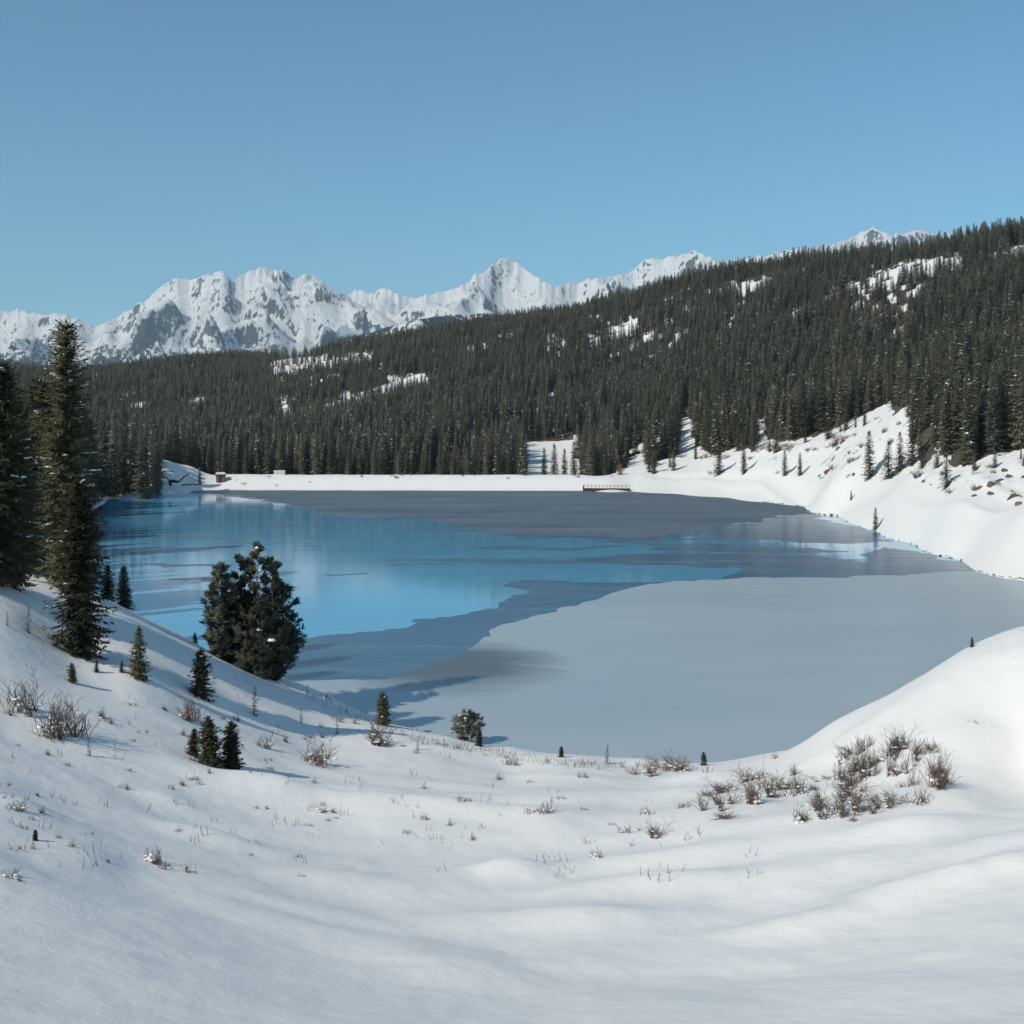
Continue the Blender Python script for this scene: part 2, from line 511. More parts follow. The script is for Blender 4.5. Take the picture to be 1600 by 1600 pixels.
# ------------------------------------------------------------------ ground sheet
def build_ground():
    a_in = np.linspace(-0.50, 0.50, 560)
    a_l = -0.50 - np.linspace(0, 1, 60)[1:] ** 1.5 * (math.pi - 0.50)
    ang = np.concatenate([a_l[::-1], a_in, -a_l])[1:]          # a full turn, close round the picture's width
    rr = np.concatenate([np.exp(np.linspace(math.log(2), math.log(18), 24))[:-1], np.exp(np.linspace(math.log(18), math.log(130), 270))[:-1],
                         np.exp(np.linspace(math.log(130), math.log(520), 150))[:-1], np.exp(np.linspace(math.log(520), math.log(2200), 90))[:-1],
                         np.exp(np.linspace(math.log(2200), math.log(15000), 24))])
    na, nr = len(ang), len(rr)
    AA, RR = np.meshgrid(ang, rr)
    X, Y = np.sin(AA) * RR, np.cos(AA) * RR
    Z = terrain(X, Y)
    v = np.stack([X.ravel(), Y.ravel(), Z.ravel()], 1)
    i = np.arange(nr - 1)[:, None] * na + np.arange(na)[None]
    j = np.arange(nr - 1)[:, None] * na + (np.arange(na)[None] + 1) % na
    f = np.stack([i.ravel(), i.ravel() + na, j.ravel() + na, j.ravel()], 1)[:, ::-1]
    me = mesh_np('ground', v, f, [M_GROUND], True)
    at_ = me.attributes.new('litter', 'FLOAT', 'POINT')
    lit = forest_mask(X.ravel(), Y.ravel())
    bpx, bpy_ = proj(X.ravel(), Y.ravel(), Z.ravel()); br_ = np.hypot(X.ravel(), Y.ravel())
    bank = (bpx > 1170) & (br_ > 200) & (br_ < 480) & (Z.ravel() > 10.5)
    lit = np.where(bank, np.maximum(lit, .50 + .22 * noise2(X.ravel() / 9, Y.ravel() / 6)), lit)
    at_.data.foreach_set('value', lit.astype(np.float32))
    o = link('snowy_ground', me)
    tag(o, kind='structure')
    return o

# forest: where trees grow (clearings measured in the photo, applied to the ground itself)
CLEAR = [
 [(1330,452),(1375,425),(1410,410),(1440,404),(1515,402),(1515,416),(1470,424),(1420,440),(1380,452),(1340,458)],
 [(1540,402),(1600,380),(1640,372),(1640,408),(1600,404)],
 [(436,654),(520,628),(600,602),(664,580),(668,596),(600,622),(520,650),(440,676)],
 [(436,618),(446,618),(452,655),(442,655)],
 [(414,578),(430,562),(480,556),(530,556),(580,548),(584,566),(500,574),(440,582)],
 [(1136,446),(1200,432),(1212,448),(1145,466)],[(915,528),(990,498),(998,514),(925,546)],
 [(1290,452),(1300,448),(1303,468),(1297,470)],[(1428,545),(1442,545),(1440,580),(1432,600),(1428,575)],
 [(822,690),(850,690),(905,684),(905,775),(822,775)],
 [(975,744),(1000,694),(1010,700),(1010,730),(1060,712),(1066,640),(1078,640),(1084,700),(1110,708),(1180,700),(1180,655),(1190,655),(1196,690),(1240,690),(1310,668),(1345,660),(1424,634),(1424,690),(1440,730),(1465,700),(1500,735),(1540,712),(1600,700),(1700,690),(1700,900),(975,900)],
]


_cr = random.Random(91)
for _q in range(34):
    _x = _cr.uniform(420, 1600); _t = float(np.interp(_x, [300, 700, 1140, 1600], [590, 545, 450, 400])); _b = float(np.interp(_x, [300, 1000, 1200, 1600], [700, 690, 650, 560]))
    _y = _t + (_b - _t) * _cr.random(); _w, _h = _cr.uniform(4, 13), _cr.uniform(3, 9)
    CLEAR.append([(_x - _w, _y + _h * .5), (_x - _w * .2, _y - _h), (_x + _w, _y - _h * .8), (_x + _w * .5, _y + _h)])


def proj(x, y, z):
    return 800 + F * x / np.maximum(y, 1), HZ + F * (CAMZ - z) / np.maximum(y, 1)


def forest_mask(x, y):
    z = terrain(x, y); r = np.hypot(x, y)
    px, py = proj(x, y, z)
    m = np.zeros(x.shape)
    m[(r > 475) & (r < 2100) & (y > 100) & (z > 0.6)] = 1
    m[(px > 1395) & (r > 225) & (r <= 475) & (z > 11)] = 1
    m[(px > 985) & (r > 425) & (r <= 475) & (z > 8)] = 1
    m[(px < 250) & (r > 385) & (r <= 475) & (z > 1.0)] = 1
    m[(px < 170) & (r > 95) & (r <= 385) & (z > 1.2)] = 1
    m[(fbm((x * .75 + y * .66) / 75.0 + 5, (y * .75 - x * .66) / 13.0, 3) > .60) & (r > 520)] = 0
    m[(noise2(x / 7.0 + 15, y / 9.0) > .72) & (r > 480)] = 0
    jx = 9 * noise2(x / 9.0, y / 9.0) + 5 * noise2(x / 3.5, y / 3.5 + 9); jy = 6 * noise2(x / 9.0 + 40, y / 9.0)
    keep = noise2(x / 6.0 + 3, y / 6.0) > .38
    for i, c in enumerate(CLEAR):
        m[inside(c, px + jx, py + jy) & (r > 180) & ~(keep & ((i < 8) | (i > 12)))] = 0
    return m


ground = build_ground()

# ------------------------------------------------------------------ mountains
PEAKS = [(-700,520),(-300,470),(-120,495),(0,489),(35,483),(60,491),(100,491),(130,503),(148,511),(165,503),(180,499),(200,485),(225,470),(250,450),(270,438),
 (300,436),(320,433),(345,424),(365,438),(390,425),(410,418),(440,422),(460,436),(480,430),(500,435),(525,454),(540,461),(560,454),(585,457),(600,449),
 (620,459),(640,467),(680,458),(700,455),(730,441),(750,426),(775,410),(793,403),(815,416),(850,441),(865,450),(880,445),(920,438),(960,432),(985,427),
 (1000,410),(1020,405),(1060,398),(1090,392),(1110,404),(1135,408),(1180,402),(1230,392),(1290,386),(1330,371),(1365,356),(1390,368),(1420,362),(1445,358),(1465,366),
 (1500,365),(1550,359),(1580,370),(1700,385),(1900,420),(2400,480)]


def make_mountain_mat():
    m, nt, b = mat('mountain_snow_and_rock')
    geo = nd(nt, 'ShaderNodeNewGeometry')
    sep = nd(nt, 'ShaderNodeSeparateXYZ'); nt.links.new(geo.outputs['Normal'], sep.inputs[0])
    n1 = tex_noise(nt, .005, 8, .75); n2 = tex_noise(nt, .016, 6, .8, scl=(1.2, .5, .6))
    steep = math_n(nt, 'SUBTRACT', 1.0, sep.outputs['Z'])
    n5 = tex_noise(nt, .034, 4, .65, scl=(1.3, .6, .5))
    k = math_n(nt, 'ADD', math_n(nt, 'MULTIPLY', steep, .60), math_n(nt, 'ADD', math_n(nt, 'MULTIPLY', n1, .50), math_n(nt, 'MULTIPLY', n5, .72)))
    rf = ramp(nt, k, [(.888, (0, 0, 0)), (.925, (1, 1, 1))])
    rock = ramp(nt, n2, [(.3, (.07, .07, .075)), (.7, (.17, .165, .16))])
    c = mixc(nt, rf, (.84, .84, .84), rock)
    n3 = tex_noise(nt, .004, 5, .65); n4 = tex_noise(nt, .03, 3, .6)
    ff = math_n(nt, 'ADD', math_n(nt, 'ADD', attr(nt, 'low'), math_n(nt, 'MULTIPLY', math_n(nt, 'SUBTRACT', n3, .5), 1.6)), math_n(nt, 'MULTIPLY', math_n(nt, 'SUBTRACT', n4, .5), 1.1))
    c = mixc(nt, ramp(nt, ff, [(.46, (0, 0, 0)), (.58, (1, 1, 1))]), c, (.035, .042, .04))
    nt.links.new(c, b.inputs['Base Color'])
    b.inputs['Roughness'].default_value = .85; b.inputs['Specular IOR Level'].default_value = .15
    bump(nt, b, math_n(nt, 'ADD', n1, math_n(nt, 'MULTIPLY', n2, .7)), .8, 40)
    return m


def build_range(name, peaks, d_front, d_crest, d_back, z_base, material, step, rows, amp, seed, jag, lowf):
    pk = np.array(peaks, float)
    px = np.arange(pk[0, 0], pk[-1, 0] + 1, step)
    crest = np.interp(px, pk[:, 0], pk[:, 1])
    ker = np.exp(-np.linspace(-2, 2, 15) ** 2); ker /= ker.sum()
    sharp = crest - jag * (ridged(px / 22.0 + seed, px * 0 + seed, 4) - .55) * 2
    crest = np.convolve(np.pad(crest, 7, 'edge'), ker, 'valid')
    tt = np.concatenate([np.linspace(0, 1, rows), 1 + np.linspace(0, 1, 12)[1:]])
    T, PX = np.meshgrid(tt, px, indexing='ij')
    wob = 500 * fbm(px / 160.0 + seed, px * 0 + 2, 3) * (d_crest / 9000)
    D = np.where(T <= 1, d_front + (d_crest - d_front) * T, d_crest + (d_back - d_crest) * (T - 1)) + wob[None] * np.clip(T, 0, 1)
    Zc = CAMZ + (HZ - crest)[None] / F * (d_crest + wob)[None]
    X = (PX - 800) / F * D
    prof = np.where(T <= 1, T ** 1.15, 1 - (T - 1) ** 1.1)
    rel = np.clip(1.15 - np.abs(T - .55) * 2, 0, 1)
    k = 1500.0 * (d_crest / 9200)
    wx = X / k + .30 * fbm(X / k * 1.3 + seed, D / k * 1.3, 3); wy = D / k + .30 * fbm(X / k * 1.3, D / k * 1.3 + 11 + seed, 3)
    ca, sa = .8, .6                            # spurs run aslant of the view
    ux, uy = (wx * ca + wy * sa), (-wx * sa + wy * ca) * .75
    base = 0; a_ = 1.0; tot = 0; damp = 1.0
    for o_ in range(7):
        n_ = 1 - np.abs(noise2(ux * 2 ** o_ + seed + 13.1 * o_, uy * 2 ** o_ + 7.7 * o_)) * 1.25
        n_ = n_ * np.clip(damp, .35, 1); base = base + a_ * n_; tot += a_; damp = np.clip(n_ * 1.15, 0, 1); a_ *= .58
    rg = base / tot
    Z = z_base + (Zc - z_base) * prof + amp * rel * (rg - .58) * (Zc - z_base)
    # every column is stretched a little so that the skyline keeps its measured height
    want = (HZ - crest) / F
    k2 = np.exp(-np.linspace(-2, 2, 25) ** 2); k2 /= k2.sum()
    for _ in range(4):
        got = ((Z - CAMZ) / D).max(axis=0)
        q_ = np.convolve(np.pad(want / got, 12, 'edge'), k2, 'valid')
        Z = CAMZ + (Z - CAMZ) * (1 + (q_ - 1)[None] * sstep(.15, .8, T))
    Z = Z + ((crest - sharp) / F * d_crest)[None] * np.exp(-((T - 1) / .12) ** 2)
    nr, nc = X.shape
    i = (np.arange(nr - 1)[:, None] * nc + np.arange(nc - 1)[None]).ravel()
    f = np.stack([i, i + 1, i + nc + 1, i + nc], 1)
    me = mesh_np(name, np.stack([X.ravel(), D.ravel(), Z.ravel()], 1), f, [material], True)
    a = me.attributes.new('low', 'FLOAT', 'POINT')
    a.data.foreach_set('value', np.clip(lowf(PX, T, Z), 0, 1).ravel().astype(np.float32))
    return tag(link(name, me), kind='structure')


M_MOUNT = make_mountain_mat()


def low_main(px, T, Z):
    py = HZ - (Z - CAMZ) / 9000 * F
    k = sstep(510, 600, py) * .46
    k = k + .10 * sstep(330, 250, px) * sstep(505, 560, py)
    return k


build_range('snowy_mountains', PEAKS, 6200, 9200, 12500, -130, M_MOUNT, 2.5, 140, .72, 4.3, 5.0, low_main)
FOOT = [(380,600),(480,560),(540,530),(580,519),(620,507),(660,498),(700,493),(760,490),(800,494),(850,490),(900,500),(1000,520),(1100,560)]
build_range('foothills', FOOT, 3800, 4800, 5800, -130, M_MOUNT, 4, 40, .12, 8.1, 1.5, lambda px, T, Z: np.full(px.shape, .60))

# ------------------------------------------------------------------ lake
def pl(px, py):                               # a photo pixel on the lake plane
    d = lake_d(py); return ((px - 800) / F * d, d)


def rough_outline(pts, amp_x, amp_y, seed, seg=1.2):
    out = []; P = [np.array(pl(*p)) for p in pts]; s = 0.0
    for i in range(len(P)):
        a, b = P[i], P[(i + 1) % len(P)]; L = np.linalg.norm(b - a); k = max(2, min(90, int(L / seg)))
        for q in range(k):
            t = q / k; p = a + (b - a) * t; w = s + L * t
            sx = fbm(np.array([w / 14 + seed]), np.array([seed * 3.1]), 5, .6)[0]; sy = fbm(np.array([w / 11 + seed + 50]), np.array([seed]), 5, .6)[0]
            out.append((p[0] + sx * amp_x * (p[1] / 150) ** .5, p[1] + sy * amp_y * (p[1] / 150) ** .5))
        s += L
    return out


def sheet(name, pts, z, material):
    a2 = sum(pts[i][0] * pts[(i + 1) % len(pts)][1] - pts[(i + 1) % len(pts)][0] * pts[i][1] for i in range(len(pts)))
    if a2 < 0: pts = pts[::-1]
    vo, _, fo, _, _, _ = delaunay_2d_cdt([Vector(p) for p in pts], [], [list(range(len(pts)))], 1, 1e-4)
    me = bpy.data.meshes.new(name); me.from_pydata([(p.x, p.y, 0) for p in vo], [], [list(f) for f in fo])
    me.update()
    for p in me.polygons:
        if p.normal.z < 0: p.flip()
    me.materials.append(material)
    return tag(link(name, me, loc=(0, 0, z)), kind='structure')


def make_ice(name, stops, rough, streak, spec=.5, bump_s=.1, patch=None, base_rough_noise=.08):
    m, nt, b = mat(name)
    tc = nd(nt, 'ShaderNodeTexCoord').outputs['Object']
    s = tex_noise(nt, 1.0, 6, .6, tc, (.02, .06, 1), .8)
    s2 = tex_noise(nt, 1.0, 5, .6, tc, (.05, .3, 1), .4)
    f = math_n(nt, 'ADD', math_n(nt, 'MULTIPLY', s, 1 - streak), math_n(nt, 'MULTIPLY', s2, streak))
    c = ramp(nt, f, stops)
    if patch: c = patch(nt, tc, c)
    nt.links.new(c, b.inputs['Base Color'])
    r = math_n(nt, 'ADD', rough, math_n(nt, 'MULTIPLY', math_n(nt, 'SUBTRACT', s2, .5), base_rough_noise * 2), True)
    nt.links.new(r, b.inputs['Roughness'])
    b.inputs['IOR'].default_value = 1.33
    b.inputs['Specular IOR Level'].default_value = spec
    h = tex_noise(nt, 1.0, 4, .6, tc, (.22, .9, 1))
    bump(nt, b, h, bump_s, .05)
    return m


def near_patch(nt, tc, c):                    # the sheet is thinner and darker by the open water on its left tip
    def blob(cx, cy, sx, sy):
        mp = nd(nt, 'ShaderNodeMapping'); mp.vector_type = 'TEXTURE'
        mp.inputs['Location'].default_value = (cx, cy, 0); mp.inputs['Scale'].default_value = (sx, sy, 1)
        nt.links.new(tc, mp.inputs[0])
        g = nd(nt, 'ShaderNodeTexGradient', gradient_type='SPHERICAL'); nt.links.new(mp.outputs[0], g.inputs[0])
        return g.outputs['Fac']
    x, y = pl(705, 1038)
    n_ = tex_noise(nt, 1.0, 6, .65, tc, (.10, .22, 1), .5)
    k = ramp(nt, math_n(nt, 'ADD', blob(x, y, 12, 15), math_n(nt, 'MULTIPLY', math_n(nt, 'SUBTRACT', n_, .5), .7)), [(.12, (0, 0, 0)), (.62, (1, 1, 1))])
    return mixc(nt, k, c, (.115, .125, .135))


M_WATER = make_ice('open_blue_water', [(.3, (.10, .36, .56)), (.7, (.135, .43, .64))], .07, .4, .20, .08, base_rough_noise=.04)
M_THIN = make_ice('thin_dark_ice', [(.3, (.025, .08, .15)), (.52, (.055, .125, .20)), (.72, (.14, .22, .30))], .22, .6, .5, .12)
M_ICE = make_ice('frosted_ice', [(.2, (.35, .41, .445)), (.5, (.40, .46, .49)), (.8, (.47, .52, .54))], .30, .25, 1.0, .08, near_patch)
M_GREYICE = make_ice('grey_ice', [(.3, (.075, .105, .135)), (.5, (.12, .155, .188)), (.7, (.19, .225, .255))], .6, .4, .18, .1)
lake = sheet('lake_water', [(-190, 60), (260, 60), (260, 300), (190, 470), (-190, 470)], 0.0, M_WATER)
far_ice = [(250,771),(300,766),(340,764),(600,763),(985,764),(1100,770),(1200,780),(1290,792),(1300,800),(1255,803),(1210,806),(1180,814),(1110,826),(1085,836),(1000,839),(940,838),
           (850,838),(790,833),(740,826),(690,818),(670,812),(640,806),(560,806),(500,803),(470,795),(455,784),(400,779),(330,771)]
sheet('lake_ice', rough_outline(far_ice, 4.0, 4.0, 3.0, .9), .010, M_GREYICE)
sheet('thin_ice', rough_outline([(x, y + (4.5 if y > 772 else 0)) for x, y in far_ice], 5.0, 5.0, 41.0, .9), .0090, M_THIN)
near_ice = [(470,1062),(600,1060),(660,1043),(715,1016),(740,1000),(790,978),(830,960),(885,948),(935,936),(965,925),(990,914),(1050,908),(1200,903),(1400,899),(1540,892),(1700,880),(1900,990),(1900,1400),(300,1400)]
sheet('lake_ice', rough_outline(near_ice, 1.6, 1.5, 7.0, .8), .014, M_ICE)
THIN = [
 [(440,1002),(520,993),(570,988),(640,976),(700,965),(740,958),(770,944),(800,936),(828,925),(800,917),(784,911),(810,908),(900,909),(1000,909),(1090,906),(1060,924),(1000,932),(970,942),(935,953),(880,966),(830,986),(790,1010),(728,1036),(660,1064),(600,1074),(430,1072)],
 [(655,874),(720,871),(800,875),(900,872),(1000,866),(1080,862),(1180,866),(1260,870),(1330,884),(1250,889),(1100,886),(980,882),(850,881),(740,880)],
 [(1100,826),(1180,812),(1260,803),(1330,820),(1400,845),(1320,850),(1230,846),(1160,842),(1105,838)],
 [(595,826),(650,823),(740,829),(700,832),(640,831)],
 [(1000,858),(1120,850),(1250,856),(1330,862),(1240,864),(1100,862)],
 [(470,1010),(520,1006),(600,1003),(640,1005),(590,1010),(500,1015)],[(700,855),(800,852),(900,856),(960,853),(890,860),(780,859)],[(190,860),(240,856),(330,858),(300,862),(230,863)],[(250,905),(330,900),(420,903),(360,908)],[(930,846),(1010,843),(1090,846),(1010,850)],
 [(1370,852),(1440,862),(1500,880),(1545,892),(1490,895),(1420,884),(1350,872)],
 [(1230,884),(1350,876),(1460,880),(1540,890),(1400,908),(1250,912),(1100,916),(1150,894)],
]
sl = random.Random(31)
for q in range(22):                           # long slivers of refrozen skin on the right and left water
    if q < 14: x0, y0 = sl.uniform(960, 1330), sl.uniform(826, 900)
    elif q < 18: x0, y0 = sl.uniform(180, 420), sl.uniform(800, 890)
    else: x0, y0 = sl.uniform(480, 760), sl.uniform(812, 900)
    L_ = sl.uniform(50, 210); h_ = sl.uniform(.8, 2.6)
    THIN.append([(x0, y0), (x0 + L_ * .3, y0 - h_), (x0 + L_ * .7, y0 - h_ * .6), (x0 + L_, y0 + h_ * .3), (x0 + L_ * .6, y0 + h_), (x0 + L_ * .25, y0 + h_ * .8)])
for i, t in enumerate(THIN):
    sheet('thin_ice', rough_outline(t, 2.6, 2.2, 20.0 + i * 5, .7), .002 + .00025 * i, M_THIN)

# ------------------------------------------------------------------ plant shapes
UP = Vector((0, 0, 1))


def spruce(h, R, seed, nb, nseg, leaf, snow=.1, shape=.8, lean=0.0, ragged=.5, low=.03, k=1.0):
    r = random.Random(seed); C, S, T = Geo(), Geo(), Geo()
    bias = [r.uniform(.75, 1.15) for _ in range(8)]
    for i in range(nb):
        t = min(.985, (i + r.random()) / nb); t = low + (1 - low) * t ** .92
        az = i * 2.39996 + r.uniform(-.5, .5)
        L = R * ((1 - t) ** shape * .97 + .05) * r.uniform(1 - ragged, 1.12) * bias[int(az / 6.2832 * 8) % 8]
        if t < low + .10: L *= .55 + 4 * (t - low)
        el = math.radians(-24 + 62 * t ** 1.6 + r.uniform(-9, 9)); droop = r.uniform(.05, .28) * (1 - t)
        hx, hy = math.cos(az), math.sin(az); base = Vector((lean * t * h, 0, t * h))
        ns = max(2, int(round(nseg * (L / R * .75 + .35))))
        prev = base
        hasnow = r.random() < snow
        for j in range(ns):
            s = (j + .75) / ns
            p = base + Vector((hx * L * s, hy * L * s, L * (math.tan(el) * s - droop * s + droop * 1.25 * s ** 3)))
            tg = (p - prev).normalized(); prev = p
            if s < .12: continue
            side = tg.cross(UP).normalized()
            ll = leaf * (1.2 - .55 * s) * min(1.0, .45 + L / R)
            for sg in (-1, 1):
                if r.random() < .08: continue
                d = (tg * r.uniform(.45, .9) + side * sg * r.uniform(.55, 1) - UP * r.uniform(.0, .45)).normalized()
                sd = (d.cross(UP).normalized() + UP * r.uniform(-.5, .5)).normalized()
                C.kite(p - tg * r.uniform(0, .3) * ll, d, sd, ll * r.uniform(.7, 1.2), ll * r.uniform(.30, .48), 0, r.uniform(-.15, .1))
            if r.random() < .6:
                d = (tg * .35 - UP + side * r.uniform(-.4, .4)).normalized()
                C.kite(p, d, (side + tg * r.uniform(-.5, .5)).normalized(), ll * r.uniform(.4, .8), ll * .3, 0)
            if j == ns - 1:
                C.kite(p - tg * ll * .3, (tg + UP * .1).normalized(), side, ll, ll * .38, 0)
            if hasnow and s > .35 and r.random() < .75:
                q = p + UP * .05 * leaf
                S.blob(q, leaf * r.uniform(.10, .34), leaf * r.uniform(.10, .28), leaf * r.uniform(.06, .13), r, 0, 5)
        if nseg >= 6 and L > .5 and i % 2 == 0:
            T.tube([base, base + Vector((hx * L * .5, hy * L * .5, L * (math.tan(el) * .5 - droop * .4)))], [.022 * k, .008 * k], 3, cap=False)
    top = Vector((lean * h, 0, h))
    for q in range(7):
        d = Vector((r.uniform(-.25, .25), r.uniform(-.25, .25), 1)).normalized()
        C.kite(top - UP * leaf * r.uniform(.2, 1.4), d, d.orthogonal().normalized(), leaf * .9, leaf * .22)
    rb = max(.012 * h, .01)
    T.tube([(0, 0, -.3), (0, 0, .04 * h), (lean * h * .5, 0, h * .5), (lean * h * .97, 0, h * .97)], [rb * 1.25, rb, rb * .6, rb * .12], 7)
    return C, S, T


def pine(h, R, seed, leaders, ntuft, tl, snow=.06, nper=12):
    r = random.Random(seed); C, S, T = Geo(), Geo(), Geo()
    for li, (lx, ly, lh, lr) in enumerate(leaders):
        bx, by = lx * .25, ly * .25
        ax = lambda t: Vector((bx + (lx - bx) * min(1, t * 2), by + (ly - by) * min(1, t * 2), t * lh))
        T.tube([ax(0) - UP * .3, ax(.25), ax(.5), ax(.95)], [.016 * lh, .012 * lh, .008 * lh, .002 * lh], 6)
        nt = int(ntuft * lh / h * lr / R)
        nbr = max(10, nt // 9)
        for b in range(nbr):
            t = .05 + .93 * (b + r.random()) / nbr
            prof = (1 - max(0, t - .35) / .65) ** .68 * (.72 + .28 * min(1, t / .3))
            L = lr * max(.12, prof) * r.uniform(.6, 1.12); az = b * 2.4 + r.uniform(-.6, .6)
            el = math.radians(r.uniform(5, 30) + 30 * t); base = ax(t)
            tip = base + Vector((math.cos(az) * L, math.sin(az) * L, L * math.tan(el) * .55 + .25 * L))
            mid = base.lerp(tip, .5) - UP * .1 * L
            T.tube([base, mid, tip], [.004 * lh, .003 * lh, .001 * lh], 3, cap=False)
            for q in range(9):
                s = r.uniform(.4, 1) ** .6
                p = base.lerp(mid, s * 2) if s < .5 else mid.lerp(tip, s * 2 - 1)
                p = p + Vector((r.gauss(0, 1), r.gauss(0, 1), r.gauss(0, .8))) * .11 * L
                out = (Vector((math.cos(az), math.sin(az), 0)) * .7 + UP * r.uniform(.3, 1.0) + Vector((r.uniform(-.6, .6), r.uniform(-.6, .6), 0))).normalized()
                for u in range(nper):
                    d = (out + Vector((r.uniform(-1, 1), r.uniform(-1, 1), r.uniform(-.8, 1))) * .75).normalized()
                    C.kite(p + d * tl * .08 + out * tl * r.uniform(-.35, .45), d, d.orthogonal().normalized(), tl * r.uniform(.6, 1.05), tl * r.uniform(.13, .24))
                if r.random() < snow:
                    S.blob(p + UP * tl * .3, tl * r.uniform(.3, .9), tl * r.uniform(.3, .7), tl * r.uniform(.2, .4), r)
    return C, S, T


def shrub(w, h, seed, stems, rad=.013, spread=.8):
    r = random.Random(seed); G = Geo(); tips = []
    roots = [(r.gauss(0, .19) * w, r.gauss(0, .15) * w, r.uniform(-.5, .5), r.uniform(-.4, .4), r.uniform(.45, 1)) for _ in range(r.randint(3, 6))]
    for i in range(stems):
        rx, ry, lx, ly, rh = r.choice(roots)
        b = Vector((rx + r.gauss(0, .05) * w, ry + r.gauss(0, .05) * w, -.08)); hh = h * rh * r.uniform(.35, 1.05)
        d = Vector((lx * spread + r.gauss(0, .38) * spread, ly * spread + r.gauss(0, .38) * spread, 1)).normalized()
        p1 = b + d * hh * .4; d2 = (d + Vector((r.gauss(0, .3), r.gauss(0, .3), r.gauss(0, .18)))).normalized()
        p2 = p1 + d2 * hh * .35; d3 = (d2 + Vector((r.gauss(0, .4), r.gauss(0, .4), r.uniform(-.5, .25)))).normalized(); p3 = p2 + d3 * hh * .3
        G.tube([b, p1, p2, p3], [rad, rad * .8, rad * .55, rad * .2], 3, cap=False); tips.append(p3)
        for k in range(r.randint(2, 5)):
            s = r.uniform(.2, .95); p = p1.lerp(p2, s) if r.random() < .6 else p2.lerp(p3, s)
            dd = (d2 + Vector((r.gauss(0, .7), r.gauss(0, .7), r.uniform(-.3, .4)))).normalized(); l = hh * r.uniform(.12, .4)
            G.tube([p, p + dd * l * .5 + UP * l * .05, p + dd * l], [rad * .45, rad * .35, rad * .18], 3, cap=False)
    return G, tips


def rock_geo(seed, sx, sy, sz):
    r = random.Random(seed); bm = bmesh.new(); bmesh.ops.create_icosphere(bm, subdivisions=2, radius=1); cut = [(Vector((r.gauss(0, 1), r.gauss(0, 1), r.gauss(0, .8))).normalized(), r.uniform(.45, .8)) for _ in range(9)]
    ox, oy = r.uniform(0, 50), r.uniform(0, 50)
    for v in bm.verts:
        k = 1 + .2 * float(noise2(np.array([v.co.x * 1.3 + ox + v.co.z]), np.array([v.co.y * 1.3 + oy - v.co.z]))[0]) + r.uniform(-.06, .06)
        for nn, dd_ in cut:                   # flat broken faces
            e_ = v.co.dot(nn) - dd_
            if e_ > 0: v.co -= nn * e_
        v.co = Vector((v.co.x * k * sx, v.co.y * k * sy, v.co.z * sz))
    me = bpy.data.meshes.new('rock'); bm.to_mesh(me); bm.free()
    return me


def kit(C, S, T, name, needle):
    return (C.mesh(name + '_crown', [needle], puff=.35), S.mesh(name + '_snow', [M_SNOW], True) if S.v else None, T.mesh(name + '_trunk', [M_BARK], True))


def tree(name, k, loc, rz, sc, label, cat, group=None, copies=True):
    t = link(name, None, None, loc, rz, (sc, sc, sc) if not isinstance(sc, tuple) else sc)
    t.empty_display_size = .3
    tag(t, label, cat, group)
    link('crown', k[0], t)
    if k[1]: link('snow_clumps', k[1], t)
    link('trunk', k[2], t)
    return t

# ------------------------------------------------------------------ big trees on the left slope and the pine by the water
def H(px_h, d): return px_h * d / F

d = 80; TH = zray(507, d) - at(104, d).z
tall = kit(*spruce(TH, H(70, d), 11, 520, 9, .66, .10, .42, 0, .55), 'tall_spruce', M_NEEDLE)
tree('spruce_tree', tall, at(104, d), .4, 1, 'tallest dark spruce on the left slope, its ragged tip standing against the snowy mountains', 'tree')
d = 64; front = kit(*spruce(H(268, d), H(58, d), 12, 420, 8, .54, .05, .42, 0, .45), 'front_spruce', M_NEEDLE)
tree('spruce_tree', front, at(124, d), 1.2, 1, 'olive green spruce in front of the tallest spruce, its foot on the open snow', 'tree')
d = 68; edge = kit(*spruce(H(345, d), H(76, d), 13, 520, 9, .68, .08, .42, 0, .45, .06), 'edge_spruce', M_NEEDLE)
tree('spruce_tree', edge, at(2, d), 2.0, 1, 'broad olive spruce cut by the left edge of the photo', 'tree')
tree('spruce_tree', edge, at(46, 88), 3.3, .82, 'spruce filling the gap between the left edge spruce and the tallest spruce', 'tree')
tree('spruce_tree', tall, at(72, 112), 5.0, .74, 'half hidden spruce behind the left side of the tallest spruce', 'tree')
tree('spruce_tree', front, at(25, 100), 2.5, 1.25, 'half hidden spruce behind the left edge spruce', 'tree')
tree('spruce_tree', tall, at(140, 150), 1.5, .62, 'spruce behind the right side of the tallest spruce, near the water', 'tree')
tree('spruce_tree', front, at(-25, 66), 4.4, .55, 'low olive spruce at the foot of the left edge spruce', 'tree')
small = kit(*spruce(3.4, 1.05, 21, 170, 6, .42, .03, .7, 0, .4), 'small_spruce', M_NEEDLE)
tree('spruce_tree', small, at(193, 94), .3, 1.05, 'small dark spruce behind the slope crest, standing against the blue water', 'tree')
tree('spruce_tree', small, at(168, 97), 2.3, .98, 'narrower small spruce behind the crest, left of the small dark one', 'tree')

